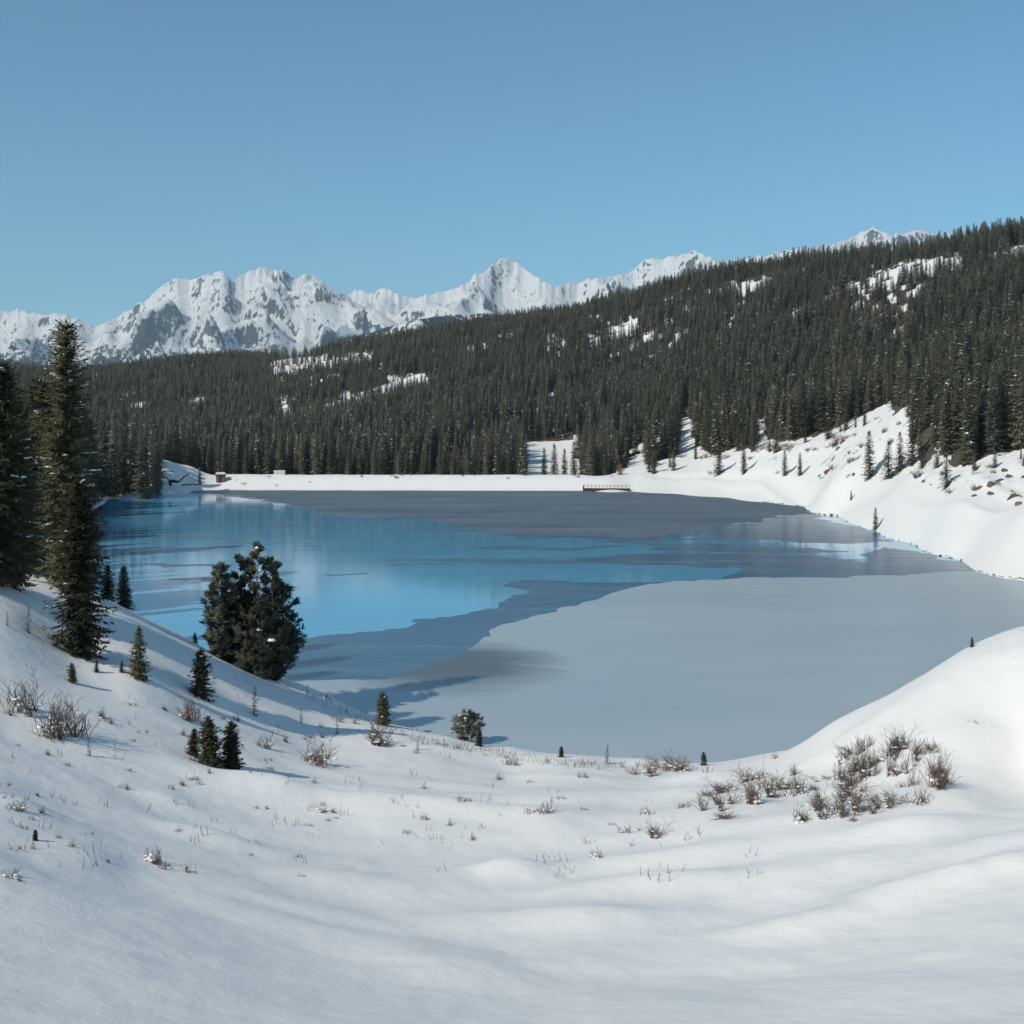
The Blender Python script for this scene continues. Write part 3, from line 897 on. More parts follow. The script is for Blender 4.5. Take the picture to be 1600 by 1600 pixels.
d = 86
big = kit(*pine(H(225, d), H(62, d), 31, [(.0, 0, H(218, d), H(34, d)), (-1.0, .2, H(204, d), H(31, d)), (1.1, -.2, H(196, d), H(33, d)), (1.7, .3, H(160, d), H(37, d)), (-1.7, .1, H(158, d), H(34, d)), (.9, .6, H(135, d), H(52, d)), (-1.1, .5, H(145, d), H(48, d)), (.2, -.6, H(120, d), H(60, d)), (1.4, -.4, H(95, d), H(52, d)), (-.6, -.5, H(90, d), H(56, d))], 620, .46, .012), 'bushy_pine', M_PINE)
tree('pine_tree', big, at(402, d) - Vector((0, 0, .9)), .0, 1, 'big bushy many topped pine at the water edge, with lumps of snow in it', 'tree')
slim = kit(*pine(H(150, d), H(26, d), 32, [(0, 0, H(150, d), H(27, d)), (.3, .2, H(112, d), H(26, d))], 480, .42, .012), 'slim_pine', M_PINE)
tree('pine_tree', slim, at(346, 85) - Vector((0, 0, .4)), .8, 1.03, 'slim pine touching the left side of the big bushy pine', 'tree')

tree('spruce_tree', edge, at(24, 71), 1.0, .9, 'spruce close beside the left edge spruce, its crown merging with it', 'tree')
tree('spruce_tree', front, at(62, 100), 3.9, 1.5, 'spruce in the shade between the left edge spruces and the tallest one', 'tree')
tree('spruce_tree', front, at(84, 94), .9, 1.35, 'spruce behind the trunk of the tallest spruce', 'tree')
for q, (px, d_, top, lab) in enumerate([(97, 158, 600, 'spruce of the left shore just right of the tallest spruce'), (114, 300, 640, 'distant spruce on the left shore beside the corner clump'),
        (127, 330, 630, 'distant spruce on the left shore touching the corner clump'), (76, 200, 612, 'spruce of the left shore behind the tallest one'), (138, 345, 655, 'lower distant spruce at the water side of the left shore'),
        (60, 140, 596, 'spruce of the left shore seen between the left edge trees')]):
    g = at(px, d_); hh = zray(top, d_) - g.z
    tree('spruce_tree', front, g, q * 1.4, hh / H(268, 64), lab, 'tree')

# ------------------------------------------------------------------ saplings on the near snow
sap_a = kit(*spruce(2.6, .85, 41, 120, 5, .36, .03, .8, 0, .45), 'sapling', M_NEEDLE)
sap_b = kit(*spruce(2.6, .98, 42, 150, 5, .46, .03, .6, .05, .62), 'ragged_sapling', M_NEEDLE)
sap_c = kit(*spruce(1.5, .3, 43, 36, 3, .17, .12, .8, .05, .5), 'thin_sapling', M_NEEDLE)
sap_d = kit(*pine(2.0, 1.15, 44, [(0, 0, 2.0, .85), (.5, .1, 1.75, .75), (-.5, .2, 1.7, .75), (.1, -.4, 1.5, .8)], 330, .27, .05, 9), 'bush_pine', M_PINE)
SAP = [  # px, base row, top row, shape, own height, label
 (217,1058,980,sap_a,2.6,'spruce sapling with a bare tip in the shade right of the olive front spruce'),
 (313,1088,1017,sap_b,2.6,'dark upright pine sapling below the slim pine, alone on the slope'),
 (329,1197,1121,sap_b,2.6,'middle and tallest sapling of the dark trio low on the left slope'),
 (361,1200,1129,sap_b,2.55,'right sapling of the dark trio low on the left slope'),
 (301,1180,1137,sap_b,2.7,'left and smallest sapling of the dark trio low on the left slope'),
 (599,1133,1083,sap_b,2.6,'leaning pine sapling on the shore between the big pine and the round bushy pine'),
 (731,1152,1104,sap_d,2.0,'round bushy dark pine with snow on its top at the near shore'),
 (748,1166,1140,sap_b,2.6,'little sapling at the right foot of the round bushy pine'),
 (397,1118,1070,sap_c,1.5,'thin pale sapling on the slope under the big bushy pine'),
 (471,1129,1106,sap_c,1.5,'tiny dark sapling just right of the thin pale one'),
 (113,1066,1035,sap_b,2.6,'little double topped sapling below the olive front spruce'),
 (151,1050,1030,sap_a,2.6,'tiny spruce right below the foot of the olive front spruce'),
 (190,1050,1030,sap_a,2.6,'tiny spruce between the olive front spruce and the bare tipped sapling'),
 (140,1181,1152,sap_c,1.5,'thin sapling in the open snow right of the large grey willow'),
 (877,1183,1165,sap_b,2.6,'stubby sapling on the shore right of the round bushy pine'),
 (948,1193,1164,sap_c,1.4,'thin upright sapling on the shore against the pale ice'),
 (1100,1196,1174,sap_b,2.7,'small sapling on the shore right of the rusty willows'),
 (1519,1017,1000,sap_a,2.6,'small dark conifer half buried on the crest of the right snow hill'),
 (55,1313,1294,sap_b,2.6,'tiny dark sapling beside a small mound in the lower left snow'),
 (43,988,950,sap_c,1.4,'thin sapling on the upper left slope by the dead sticks'),
 (12,978,955,sap_c,1.5,'short thin sapling near the left edge of the upper slope'),
 (527,1146,1120,sap_c,1.5,'thin sapling on the slope left of the leaning shore pine'),
 (652,1172,1150,sap_c,1.5,'thin sapling between the leaning shore pine and the round bushy pine'),
 (480,1085,1068,sap_c,1.6,'tiny sapling at the right foot of the big bushy pine'),
 (305,1000,982,sap_b,2.8,'tiny leaning sapling on the crest left of the slim pine'),
]
for i, (px, pb, pt, k, own, lab) in enumerate(SAP):
    g = ground_at(px, pb)
    if g is None or g.y > 120: g = at(px, 84)
    if pb > 1090: g = ashore(px, g)
    if px == 1519: g = at(px, 60.5)
    if px == 305: g = at(px, 88)
    s = (pb - pt) * g.y / F / own
    tree('sapling', k, g - UP * .05, i * 1.7, s, lab, 'sapling')

# ------------------------------------------------------------------ trees of the far shore and the right bank
farkits = []
for i in range(6):
    h = 12.0
    C, S, T = spruce(h, [1.9, 1.5, 1.7, 1.35, 2.1, 1.6][i], 60 + i, 105, 4, .95, [.0, .10, .0, .16, .03, .24][i], [.8, .7, .75, .65, .85, .8][i], 0, .4, .05)
    for G in (C, S, T): G.v = [(x / h, y / h, z / h) for x, y, z in G.v]
    C.v, base = C.v + S.v, len(C.v)
    C.f += [tuple(q + base for q in f) for f in S.f]; C.m = [0] * (len(C.f) - len(S.f)) + [1] * len(S.f)
    farkits.append((C.mesh('conifer_crown', [M_FOREST, M_SNOW], puff=.3), None, T.mesh('conifer_trunk', [M_BARK], True)))
BANK = [
 (1358,748,674,1,'tallest lone conifer beside the road on the right bank'),(1388,748,690,4,'rounded conifer just right of the tallest lone one beside the road'),
 (1123,742,690,2,'narrow conifer at the foot of the right bank, nearest the dam end'),(1162,740,695,3,'slim conifer next to the right of the one nearest the dam end'),
 (1226,743,704,1,'small dark conifer in the middle of the snowy right bank'),(1250,743,708,3,'small pointed conifer right of the one in the middle of the right bank'),
 (1479,762,712,4,'bushy olive conifer by the road, left of the red rocks'),(1406,735,676,0,'conifer on the bank behind the rounded roadside one'),
 (1425,725,655,2,'conifer at the right end of the bare snow ridge of the bank'),(1368,828,794,3,'lone dark little conifer on the right shore, mirrored in the ice'),
 (1330,781,766,3,'tiny stub conifer on the bank above the right shore'),(312,757,730,3,'small dark conifer at the left end of the dam'),
 (850,745,700,3,'first slim conifer before the snow gap behind the dam'),(866,745,694,1,'second and taller slim conifer before the snow gap behind the dam'),
 (882,745,702,3,'third slim conifer before the snow gap behind the dam'),(897,745,690,1,'fourth slim conifer before the snow gap behind the dam'),
]
for i, (px, pb, pt, ki, lab) in enumerate(BANK):
    if 840 < px < 900: g = at(px, 485)
    else:
        g = ground_at(px, pb, 150)
        if g is None: g = at(px, 440)
    g = g.copy(); zt = zray(pt, g.y); hh = zt - g.z + .3
    w = hh * (1.7 if ki == 4 else 1.45)
    tree('conifer_tree', farkits[ki], g - UP * .3, i * 1.3, (w, w, hh), lab, 'tree')
LSH = [(163,772,624),(178,772,642),(193,770,630),(207,770,652),(221,770,660),(236,768,676),(246,766,700),(152,776,640),(229,772,700)]
for i, (px, pb, pt) in enumerate(LSH):
    g = at(px, 385 + (i % 4) * 6); hh = zray(pt, g.y) - g.z + .5
    tree('conifer_tree', farkits[i % 6], g - UP * .4, i * 1.1, (hh * .95, hh * .95, hh),
         ['tallest conifer of the far left lake corner clump, next to the big spruces', 'second conifer from the left in the far left lake corner clump', 'third conifer from the left in the far left lake corner clump',
          'conifer in the middle of the far left lake corner clump', 'conifer right of the middle of the far left lake corner clump', 'third conifer from the right in the far left lake corner clump',
          'rightmost and shortest conifer of the far left lake corner clump', 'conifer of the corner clump half hidden by the tallest spruce', 'second conifer from the right in the far left lake corner clump'][i], 'tree',
         'tall conifers at the far left corner of the lake')

def by_px(px, table):                         # words for where along the shore something stands
    for lim, txt in table:
        if px < lim: return txt
    return table[-1][1]


W_LEFT = [(60, 'conifer of the left shore woods seen above the left edge spruces'), (130, 'conifer of the left shore woods beside the tallest spruce'), (999, 'conifer of the woods at the far left lake corner, behind its tall clump')]
W_DAM = [(330, 'dark conifer in the front rows of the forest behind the logs left of the hut'), (390, 'dark conifer in the front rows of the forest right behind the brown hut'),
         (480, 'dark conifer in the front rows of the forest right behind the pale concrete box'), (600, 'dark conifer in the forest front behind the left half of the open dam crest'),
         (720, 'dark conifer in the forest front behind the middle of the dam'), (822, 'dark conifer in the forest front just left of the snow gap behind the dam'),
         (905, 'dark conifer of the forest front above the snow gap behind the dam'), (999, 'dark conifer in the forest front behind the jetty')]
W_RIGHT = [(1060, 'conifer at the forest edge above the right end of the jetty'), (1120, 'conifer at the forest edge by the first white gullies right of the jetty'), (1200, 'conifer at the forest edge over the red brown thicket of the bank'),
           (1290, 'conifer at the forest edge above the two small bank conifers'), (1360, 'conifer at the forest edge above the highest boulders of the bank'), (1430, 'conifer at the forest edge along the bare snow ridge of the bank'),
           (1520, 'snow dusted conifer of the forest front above the bushy olive roadside conifer'), (9999, 'snow dusted conifer of the forest front above the red rocks by the right edge')]

# the forest: nearest trees as things, the rest one mass of instances
fr = np.random.default_rng(21)
sp = 4.4
gx, gy = np.meshgrid(np.arange(-1000, 760, sp), np.arange(96, 2080, sp))
fx = (gx + fr.uniform(-.55, .55, gx.shape) * sp).ravel(); fy = (gy + fr.uniform(-.55, .55, gx.shape) * sp).ravel()
ok = np.abs(np.arctan2(fx, fy)) < .47
fx, fy = fx[ok], fy[ok]
ok = forest_mask(fx, fy) > .5
fx, fy = fx[ok], fy[ok]
fz = terrain(fx, fy)
fpx, fpy = proj(fx, fy, fz)
rd = np.interp(fpx, [p[0] for p in RIDGE], [p[2] for p in RIDGE])
fh = (11.5 + 4.5 * fbm(fx / 60, fy / 60, 3) + fr.normal(0, 3.0, fx.size)).clip(4, 18)
ok = (fy < rd * 1.12) & (fpx > -60) & (fpx < 1680)
ok &= ~((fpx < 170) & (fy < 130))
knob = np.hypot(fpx - 500, (fpy - 545) * 1.5)
fx, fy, fz, fh, fpx, fpy = (a[ok] for a in (fx, fy, fz, fh, fpx, fpy))
fh = fh * (1 - .25 * sstep(550, 950, fy))
order = np.argsort(-(fh / fy) * ((fpx > 0) & (fpx < 1600)))
zone = []
n_ind, quota = 0, {'left': 34, 'dam': 120, 'right': 110}
pick = np.zeros(fx.size, bool)
front_r = {}
for q in np.argsort(fy):
    if not 0 < fpx[q] < 1600: continue
    b = int(fpx[q] // 9)
    if front_r.get(b, 0) >= (1 if fpx[q] < 240 else 2): continue
    z = 'left' if fpx[q] < 240 else 'dam' if fpx[q] < 985 else 'right'
    if quota[z] <= 0: continue
    quota[z] -= 1; front_r[b] = front_r.get(b, 0) + 1; pick[q] = True
LAB = {'left': ('conifer of the woods along the left shore, behind the big left spruces', 'conifers of the left shore woods'),
       'dam': ('dark conifer in the front rows of the forest behind the snowy dam', 'conifers in the front rows behind the dam'),
       'right': ('snow dusted conifer at the lower edge of the forest above the right bank', 'conifers at the forest edge above the right bank')}
for c, q in enumerate(np.nonzero(pick)[0]):
    z = 'left' if fpx[q] < 240 else 'dam' if fpx[q] < 985 else 'right'
    hh = float(fh[q]) * (1.15 if z != 'left' else 1.2); w = hh * random.uniform(.9, 1.2)
    tree('conifer_tree', farkits[c % 6], (fx[q], fy[q], fz[q] - .3), random.uniform(0, 6.28), (w, w, hh), by_px(fpx[q], {'left': W_LEFT, 'dam': W_DAM, 'right': W_RIGHT}[z]), 'tree', LAB[z][1])
rest = ~pick
pts = np.stack([fx[rest], fy[rest], fz[rest] - .3], 1)
fme = bpy.data.meshes.new('forest'); fme.vertices.add(len(pts)); fme.vertices.foreach_set('co', pts.astype(np.float32).ravel())
wv = fh[rest] * fr.uniform(.95, 1.45, rest.sum())
a = fme.attributes.new('tree_scale', 'FLOAT_VECTOR', 'POINT'); a.data.foreach_set('vector', np.stack([wv, wv, fh[rest]], 1).astype(np.float32).ravel())
a = fme.attributes.new('tree_turn', 'FLOAT_VECTOR', 'POINT'); a.data.foreach_set('vector', np.stack([fr.normal(0, .025, rest.sum()), fr.normal(0, .025, rest.sum()), fr.uniform(0, 6.28, rest.sum())], 1).astype(np.float32).ravel())
a = fme.attributes.new('tree_kind', 'INT', 'POINT'); a.data.foreach_set('value', fr.integers(0, 6, rest.sum()).astype(np.int32))
forest = link('hillside_forest', fme)
tag(forest, 'dense dark conifer forest covering the hillside beyond the dam', None, None, 'stuff')
print('forest trees', len(pts), 'individual', pick.sum())
ng = bpy.data.node_groups.new('forest_trees', 'GeometryNodeTree')
ng.interface.new_socket('Geometry', in_out='INPUT', socket_type='NodeSocketGeometry')
ng.interface.new_socket('Geometry', in_out='OUTPUT', socket_type='NodeSocketGeometry')
gi, go = ng.nodes.new('NodeGroupInput'), ng.nodes.new('NodeGroupOutput')
ip, jn = ng.nodes.new('GeometryNodeInstanceOnPoints'), ng.nodes.new('GeometryNodeJoinGeometry')
crowns = {}
for o in bpy.data.objects:
    if o.type == 'MESH' and o.data in [k[0] for k in farkits]: crowns.setdefault(o.data.name, o)
for o in crowns.values():
    oi = ng.nodes.new('GeometryNodeObjectInfo'); oi.transform_space = 'ORIGINAL'
    oi.inputs['Object'].default_value = o; oi.inputs['As Instance'].default_value = True
    ng.links.new(oi.outputs['Geometry'], jn.inputs[0])


def named(nm, ty):
    x = ng.nodes.new('GeometryNodeInputNamedAttribute'); x.data_type = ty; x.inputs['Name'].default_value = nm
    return x.outputs['Attribute']


ng.links.new(gi.outputs[0], ip.inputs['Points']); ng.links.new(jn.outputs[0], ip.inputs['Instance'])
ip.inputs['Pick Instance'].default_value = True
ng.links.new(named('tree_kind', 'INT'), ip.inputs['Instance Index'])
ng.links.new(named('tree_scale', 'FLOAT_VECTOR'), ip.inputs['Scale'])
e2r = ng.nodes.new('FunctionNodeEulerToRotation')
ng.links.new(named('tree_turn', 'FLOAT_VECTOR'), e2r.inputs[0]); ng.links.new(e2r.outputs[0], ip.inputs['Rotation'])
ng.links.new(ip.outputs[0], go.inputs[0])
forest.modifiers.new('trees', 'NODES').node_group = ng

# ------------------------------------------------------------------ willows and other shrubs
SK = {}
def shrub_kit(kind, v):
    if (kind, v) not in SK:
        if kind == 'low': G, tips = shrub(1.3, .6, 100 + v, 60, .010, 1.0)
        elif kind == 'wide': G, tips = shrub(2.0, 1.1, 200 + v, 110, .011, 1.1)
        else: G, tips = shrub(1.1, 1.3, 300 + v, 62, .010, .7)
        SK[(kind, v)] = {m.name: G.mesh('shrub_stems', [m]) for m in (M_TWIG, M_TWIG2, M_RUST)}
        r = random.Random(v); S = Geo()
        for t in tips:
            if r.random() < .12:
                S.blob((t.x * .7, t.y * .7, t.z * r.uniform(.15, .5)), r.uniform(.05, .16), r.uniform(.05, .14), r.uniform(.03, .06), r, seg=5)
        SK[(kind, v, 's')] = S.mesh('shrub_snow', [M_SNOW], True) if S.v else None
    return SK[(kind, v)], SK[(kind, v, 's')]


OWN = {'low': (1.3, .6), 'wide': (2.0, 1.1), 'tall': (1.1, 1.3)}
def place_shrub(px, pb, w, h, kind, mt, label, group=None, i=[0], d=None, snow=True):
    g = at(px, d) if d else ground_at(px, pb)
    if g is None: return
    if pb > 1085: g = ashore(px, g)
    i[0] += 1; ks, sn = shrub_kit(kind, i[0] % 6)
    sx = 1.22 * w * g.y / F / OWN[kind][0]; sz = 1.22 * h * g.y / F / OWN[kind][1]
    t = link('willow_shrub', None, None, g - UP * .04, i[0] * 2.1, (sx, sx, sz)); tag(t, label, 'shrub', group)
    link('stems', ks[mt.name], t)
    if snow and sn: link('snow_clumps', sn, t)
    return t


SHR = [
 (28,1112,50,58,'tall',M_TWIG2,'tall grey willow above the large spreading one near the left edge'),
 (85,1150,100,62,'wide',M_TWIG,'largest bare willow on the left slope, spreading over the snow'),
 (20,1262,44,22,'low',M_TWIG2,'low twiggy shrub at the left edge below the large willow'),
 (62,1270,24,14,'low',M_TWIG2,'tiny shrub right of the low twiggy one at the left edge'),
 (225,1345,46,30,'low',M_TWIG,'bare brown shrub near the bottom left mound'),
 (268,1358,42,26,'low',M_RUST,'reddish shrub right of the bare brown one near the bottom left mound'),
 (15,1369,44,20,'low',M_TWIG,'shrub in the lower left corner of the snow field'),
 (292,1125,44,36,'wide',M_TWIG,'faint willow above the dark sapling trio'),
 (407,1165,36,26,'low',M_TWIG2,'pale shrub to the upper right of the dark sapling trio'),
 (497,1194,68,40,'wide',M_TWIG,'bushy brown willow right of the dark sapling trio'),
 (592,1164,54,40,'tall',M_TWIG,'upright brown willow under the leaning shore pine'),
 (538,1128,28,20,'low',M_RUST,'small reddish shrub on the left shore crest'),
 (508,1092,18,16,'low',M_TWIG2,'small shrub on the crest right of the big bushy pine'),
 (800,1196,28,22,'low',M_TWIG,'little shrub below the round bushy pine'),
 (845,1268,36,26,'low',M_TWIG,'lone shrub at the far side of the flat basin'),
 (155,1120,28,18,'low',M_TWIG2,'small grey shrub above the thin sapling on the left slope'),
 (925,1342,28,24,'low',M_TWIG2,'small grey shrub at the near right side of the basin'),
 (1016,1212,30,30,'tall',M_TWIG,'dark upright willow at the left of the rusty shore willows'),
 (1042,1203,44,28,'tall',M_RUST,'widest rusty willow on the near shore'),
 (1066,1204,22,26,'tall',M_RUST,'narrow rusty willow right of the widest rusty one'),
 (985,1208,24,16,'low',M_TWIG,'low shrub at the left end of the shore willows'),
 (1210,1186,26,12,'low',M_RUST,'small rusty shrub on the shore at the foot of the right snow hill'),
 (1025,1308,42,26,'tall',M_TWIG,'group of short dark stems below the row of willows'),
 (985,1300,26,22,'low',M_TWIG2,'sparse shrub left of the short dark stems'),
 (1010,1272,24,20,'low',M_TWIG2,'sparse shrub above the short dark stems'),
 (1070,1262,26,16,'low',M_TWIG2,'low shrub in the thin line left of the willow patch'),
 (1128,1258,52,32,'tall',M_TWIG2,'pale greenish willow at the left end of the willow patch'),
 (1182,1256,46,60,'tall',M_TWIG,'dense upright brown willow in the left part of the willow patch'),
 (1205,1246,34,40,'tall',M_TWIG,'brown willow leaning beside the dense upright one'),
 (1336,1266,30,54,'tall',M_TWIG,'tall dark willow at the lower middle of the willow patch'),
 (1385,1188,48,38,'wide',M_TWIG,'topmost willow of the patch, near the crest of the right hill'),
 (1466,1232,54,60,'wide',M_TWIG,'willow at the right end of the willow patch'),
 (1428,1254,46,26,'low',M_TWIG,'dark low willow at the lower right of the willow patch'),
 (1250,1284,60,28,'low',M_TWIG,'low willow at the bottom of the willow patch'),
 (1515,1130,22,8,'low',M_TWIG2,'few twigs alone on the open right snow hill'),
 (405,1262,20,10,'low',M_TWIG2,'few twigs at the left end of the basin'),
 (500,1264,46,14,'low',M_TWIG2,'low line of twigs along the far side of the basin'),
 (968,742,16,18,'wide',M_RUST,'rusty bush at the right end of the dam'),
 (1185,704,26,14,'wide',M_RUST,'rusty bush at the left of the red brown thicket on the right bank'),
 (1208,702,30,18,'wide',M_RUST,'rusty bush in the middle of the red brown thicket on the right bank'),
 (1232,702,26,14,'wide',M_RUST,'rusty bush at the right of the red brown thicket on the right bank'),
 (1310,694,28,18,'wide',M_TWIG,'brown bush high on the snowy right bank'),
]
for s in SHR: place_shrub(*s)
pr = random.Random(5); PATCH = [(985,1285),(1100,1240),(1180,1205),(1290,1180),(1385,1160),(1480,1180),(1495,1235),(1440,1265),(1300,1298),(1180,1275),(1020,1310)]
c = 0
while c < 50:
    px, py = pr.uniform(985, 1495), pr.uniform(1160, 1312)
    if not inside(PATCH, np.array([px]), np.array([py]))[0]: continue
    c += 1
    place_shrub(px, py, pr.uniform(14, 52), pr.uniform(10, 44), pr.choice(['low', 'tall', 'wide']), pr.choice([M_TWIG, M_TWIG2, M_TWIG2]), by_px(px, [(1150, 'snow caught willow in the low left tail of the right hill patch'), (1270, 'snow caught willow in the left part of the right hill patch'), (1380, 'snow caught willow in the middle of the right hill patch'), (9999, 'snow caught willow in the upper right part of the right hill patch')]), 'willows in the thick of the right hill patch')
for c in range(70):
    px = pr.uniform(0, 960) * (1 if c % 2 else .55); py = 1100 + pr.random() * 270
    if py < 1075 + px * .12: continue
    place_shrub(px, py, pr.uniform(10, 26), pr.uniform(6, 16), 'low', pr.choice([M_TWIG, M_TWIG2]), by_px(px, [(150, 'sparse twig tuft in the snow below the large left willow'), (300, 'sparse twig tuft in the snow left of the dark sapling trio'), (480, 'sparse twig tuft in the snow below the dark sapling trio'), (9999, 'sparse twig tuft in the snow around the flat basin')]), 'little twig tufts in the near snow', snow=False)

br = random.Random(77); c = 0
BR = [(1000,700),(1110,705),(1240,688),(1345,662),(1420,640),(1430,725),(1500,735),(1600,712),(1600,795),(1500,772),(1380,752),(1200,744),(1000,742)]
while c < 58:
    px, py = br.uniform(1000, 1600), br.uniform(640, 795)
    if not inside(BR, np.array([px]), np.array([py]))[0]: continue
    c += 1; w = br.uniform(8, 22)
    place_shrub(px, py, w, w * br.uniform(.35, .7), br.choice(['low', 'wide']), br.choice([M_TWIG, M_TWIG, M_RUST, M_TWIG2]), by_px(px, [(1200, 'small brown brush in the snow at the start of the right bank'), (1345, 'small brown brush in the snow below the highest bank boulders'), (1440, 'small brown brush on the bare snow ridge of the bank'), (9999, 'small brown brush in the snow around the red rocks')]), 'brush on the far right bank', snow=False)
for c in range(26):
    px = br.uniform(990, 1600); py = float(np.interp(px, [990, 1110, 1240, 1345, 1424, 1440, 1500, 1600], [738, 715, 694, 668, 645, 725, 737, 718])) + br.uniform(-4, 10)
    g = ground_at(px, py, 150)
    if g is None: continue
    hh = br.uniform(16, 46) * g.y / F; w = hh * br.uniform(1.2, 1.9)
    tree('conifer_tree', farkits[c % 6], g - UP * .2, c * 1.3, (w, w, hh), by_px(px, [(1200, 'young conifer at the lower edge of the woods near the jetty end of the bank'), (1345, 'young conifer at the lower edge of the woods above the bank boulders'), (1440, 'young conifer along the top of the bare snow ridge'), (9999, 'young conifer at the lower edge of the woods above the red rocks')]), 'tree', 'young conifers on the right bank')

for c in range(22):
    px = br.uniform(340, 960); d_ = 447 + br.uniform(1, 8)
    place_shrub(px, 750, br.uniform(5, 10), br.uniform(2.5, 5), 'low', M_TWIG2, 'tiny dark tuft on the white face of the dam', 'tufts on the face of the dam', d=d_, snow=False)

# dry stalks: too many and too thin to count
DG = Geo(); sr = random.Random(9)
for k in range(900):
    px, py = sr.uniform(0, 1180), sr.uniform(1000, 1372)
    if k >= 520:                              # the fringe along the near waterline
        px = sr.uniform(480, 1250); py = float(np.interp(px, [480, 520, 600, 700, 800, 900, 1000, 1100, 1180, 1250], [1083, 1104, 1138, 1164, 1180, 1191, 1199, 1199, 1189, 1178])) + sr.uniform(-2, 9)
    if k < 520 and float(noise2(np.array([px / 90]), np.array([py / 40]))[0]) < .05: continue
    if py < 960 + px * .22: continue
    dd = np.array([0.0]); g = ground_at(px, py)
    if g is None or g.y > 100: continue
    g = ashore(px, g)
    for q in range(sr.randint(1, 4)):
        p = g + Vector((sr.uniform(-.25, .25), sr.uniform(-.25, .25), -.05)); l = sr.uniform(.12, .4)
        DG.tube([p, p + Vector((sr.uniform(-.14, .14), sr.uniform(-.14, .14), l))], [.012, .005], 3, cap=False)
tag(link('dry_stalks', DG.mesh('dry_stalks', [M_TWIG2])), 'thin dry stalks poking through the near snow', None, None, 'stuff')

# ------------------------------------------------------------------ dam end: hut, box, jetty, logs, rocks
def place(name, g, rz, label, cat, group=None):
    t = link(name, None, None, g, rz); return tag(t, label, cat, group)


g = at(345, 452); t = place('hut', g - UP * .2, .15, 'small brown hut with a thick cap of snow at the left end of the dam', 'hut')
G = Geo(); G.box(-1.6, 1.6, -1.4, 1.4, 0, 2.2); link('wall', G.mesh('hut_wall', [M_BRICK]), t)
G = Geo(); G.box(-1.9, 1.9, -1.7, 1.7, 2.2, 2.4); rf = link('roof', G.mesh('hut_roof', [M_WOOD]), t)
G = Geo(); bm = bmesh.new(); bmesh.ops.create_cube(bm, size=1); bmesh.ops.scale(bm, vec=(3.7, 3.3, 1.0), verts=bm.verts); bmesh.ops.translate(bm, vec=(0, 0, 2.9), verts=bm.verts)
bmesh.ops.bevel(bm, geom=bm.edges[:], offset=.35, segments=3, affect='EDGES'); me = bpy.data.meshes.new('roof_snow'); bm.to_mesh(me); bm.free(); me.materials.append(M_SNOW); link('roof_snow', me, rf)
G = Geo(); G.box(-.45, .45, -1.46, -1.40, 0.05, 1.9); link('door', G.mesh('hut_door', [M_WOOD]), t)
g = at(437, 458); t = place('concrete_box', g - UP * .2, .05, 'low pale concrete box on the dam crest, right of the brown hut', 'box')
G = Geo(); G.box(-2.0, 2.0, -1.2, 1.2, 0, 1.3); link('wall', G.mesh('box_wall', [M_CONC]), t)
G = Geo(); bm = bmesh.new(); bmesh.ops.create_cube(bm, size=1); bmesh.ops.scale(bm, vec=(4.3, 2.7, .55), verts=bm.verts); bmesh.ops.translate(bm, vec=(0, 0, 1.55), verts=bm.verts)
bmesh.ops.bevel(bm, geom=bm.edges[:], offset=.2, segments=2, affect='EDGES'); me = bpy.data.meshes.new('lid_snow'); bm.to_mesh(me); bm.free(); me.materials.append(M_SNOW); link('lid_snow', me, t)

a0, a1 = Vector((25.2, 436, 0)), Vector((41.5, 434, 0)); ax = (a1 - a0); Lj = ax.length
t = place('jetty', a0, math.atan2(ax.y, ax.x), 'dark wooden jetty with a railing at the right end of the dam', 'jetty')
G = Geo(); r = random.Random(3); x = 0
pm = None
while x < Lj:
    if pm is None:
        G.box(0, .62, -.9, .9, 0, .14); pm = G.mesh('plank', [M_JETTY])
    o = link('plank', pm, t, (x, r.uniform(-.04, .04), .95 + r.uniform(-.02, .02) - .0)); x += .66
G = Geo(); G.box(0, Lj, -.85, -.65, .15, .94); link('beam', G.mesh('beam', [M_JETTY]), t)
G = Geo(); G.box(0, Lj, .65, .85, .55, .94); link('beam', G.mesh('beam', [M_JETTY]), t)
G = Geo(); G.tube([(0, 0, -1.2), (0, 0, .54)], [.17, .15], 8); pile = G.mesh('pile', [M_JETTY])
G = Geo(); G.tube([(0, 0, 1.1), (0, 0, 2.25)], [.07, .06], 6); post = G.mesh('post', [M_JETTY])
for k in range(6):
    for y in (-.75, .75):
        if Lj * k / 5.0 < 14: link('pile', pile, t, (.2 + k * (Lj - .4) / 5, y, 0))
for k in range(13): link('post', post, t, (.15 + k * (Lj - .3) / 12, .78, 0))
for z in (1.65, 2.2):
    G = Geo(); G.box(0, Lj, .84, .92, z, z + .09); link('rail', G.mesh('rail', [M_JETTY]), t)
G = Geo(); G.box(-.15, .2, -.95, -.7, 0, 2.0); link('end_post', G.mesh('end_post', [M_JETTY]), t)

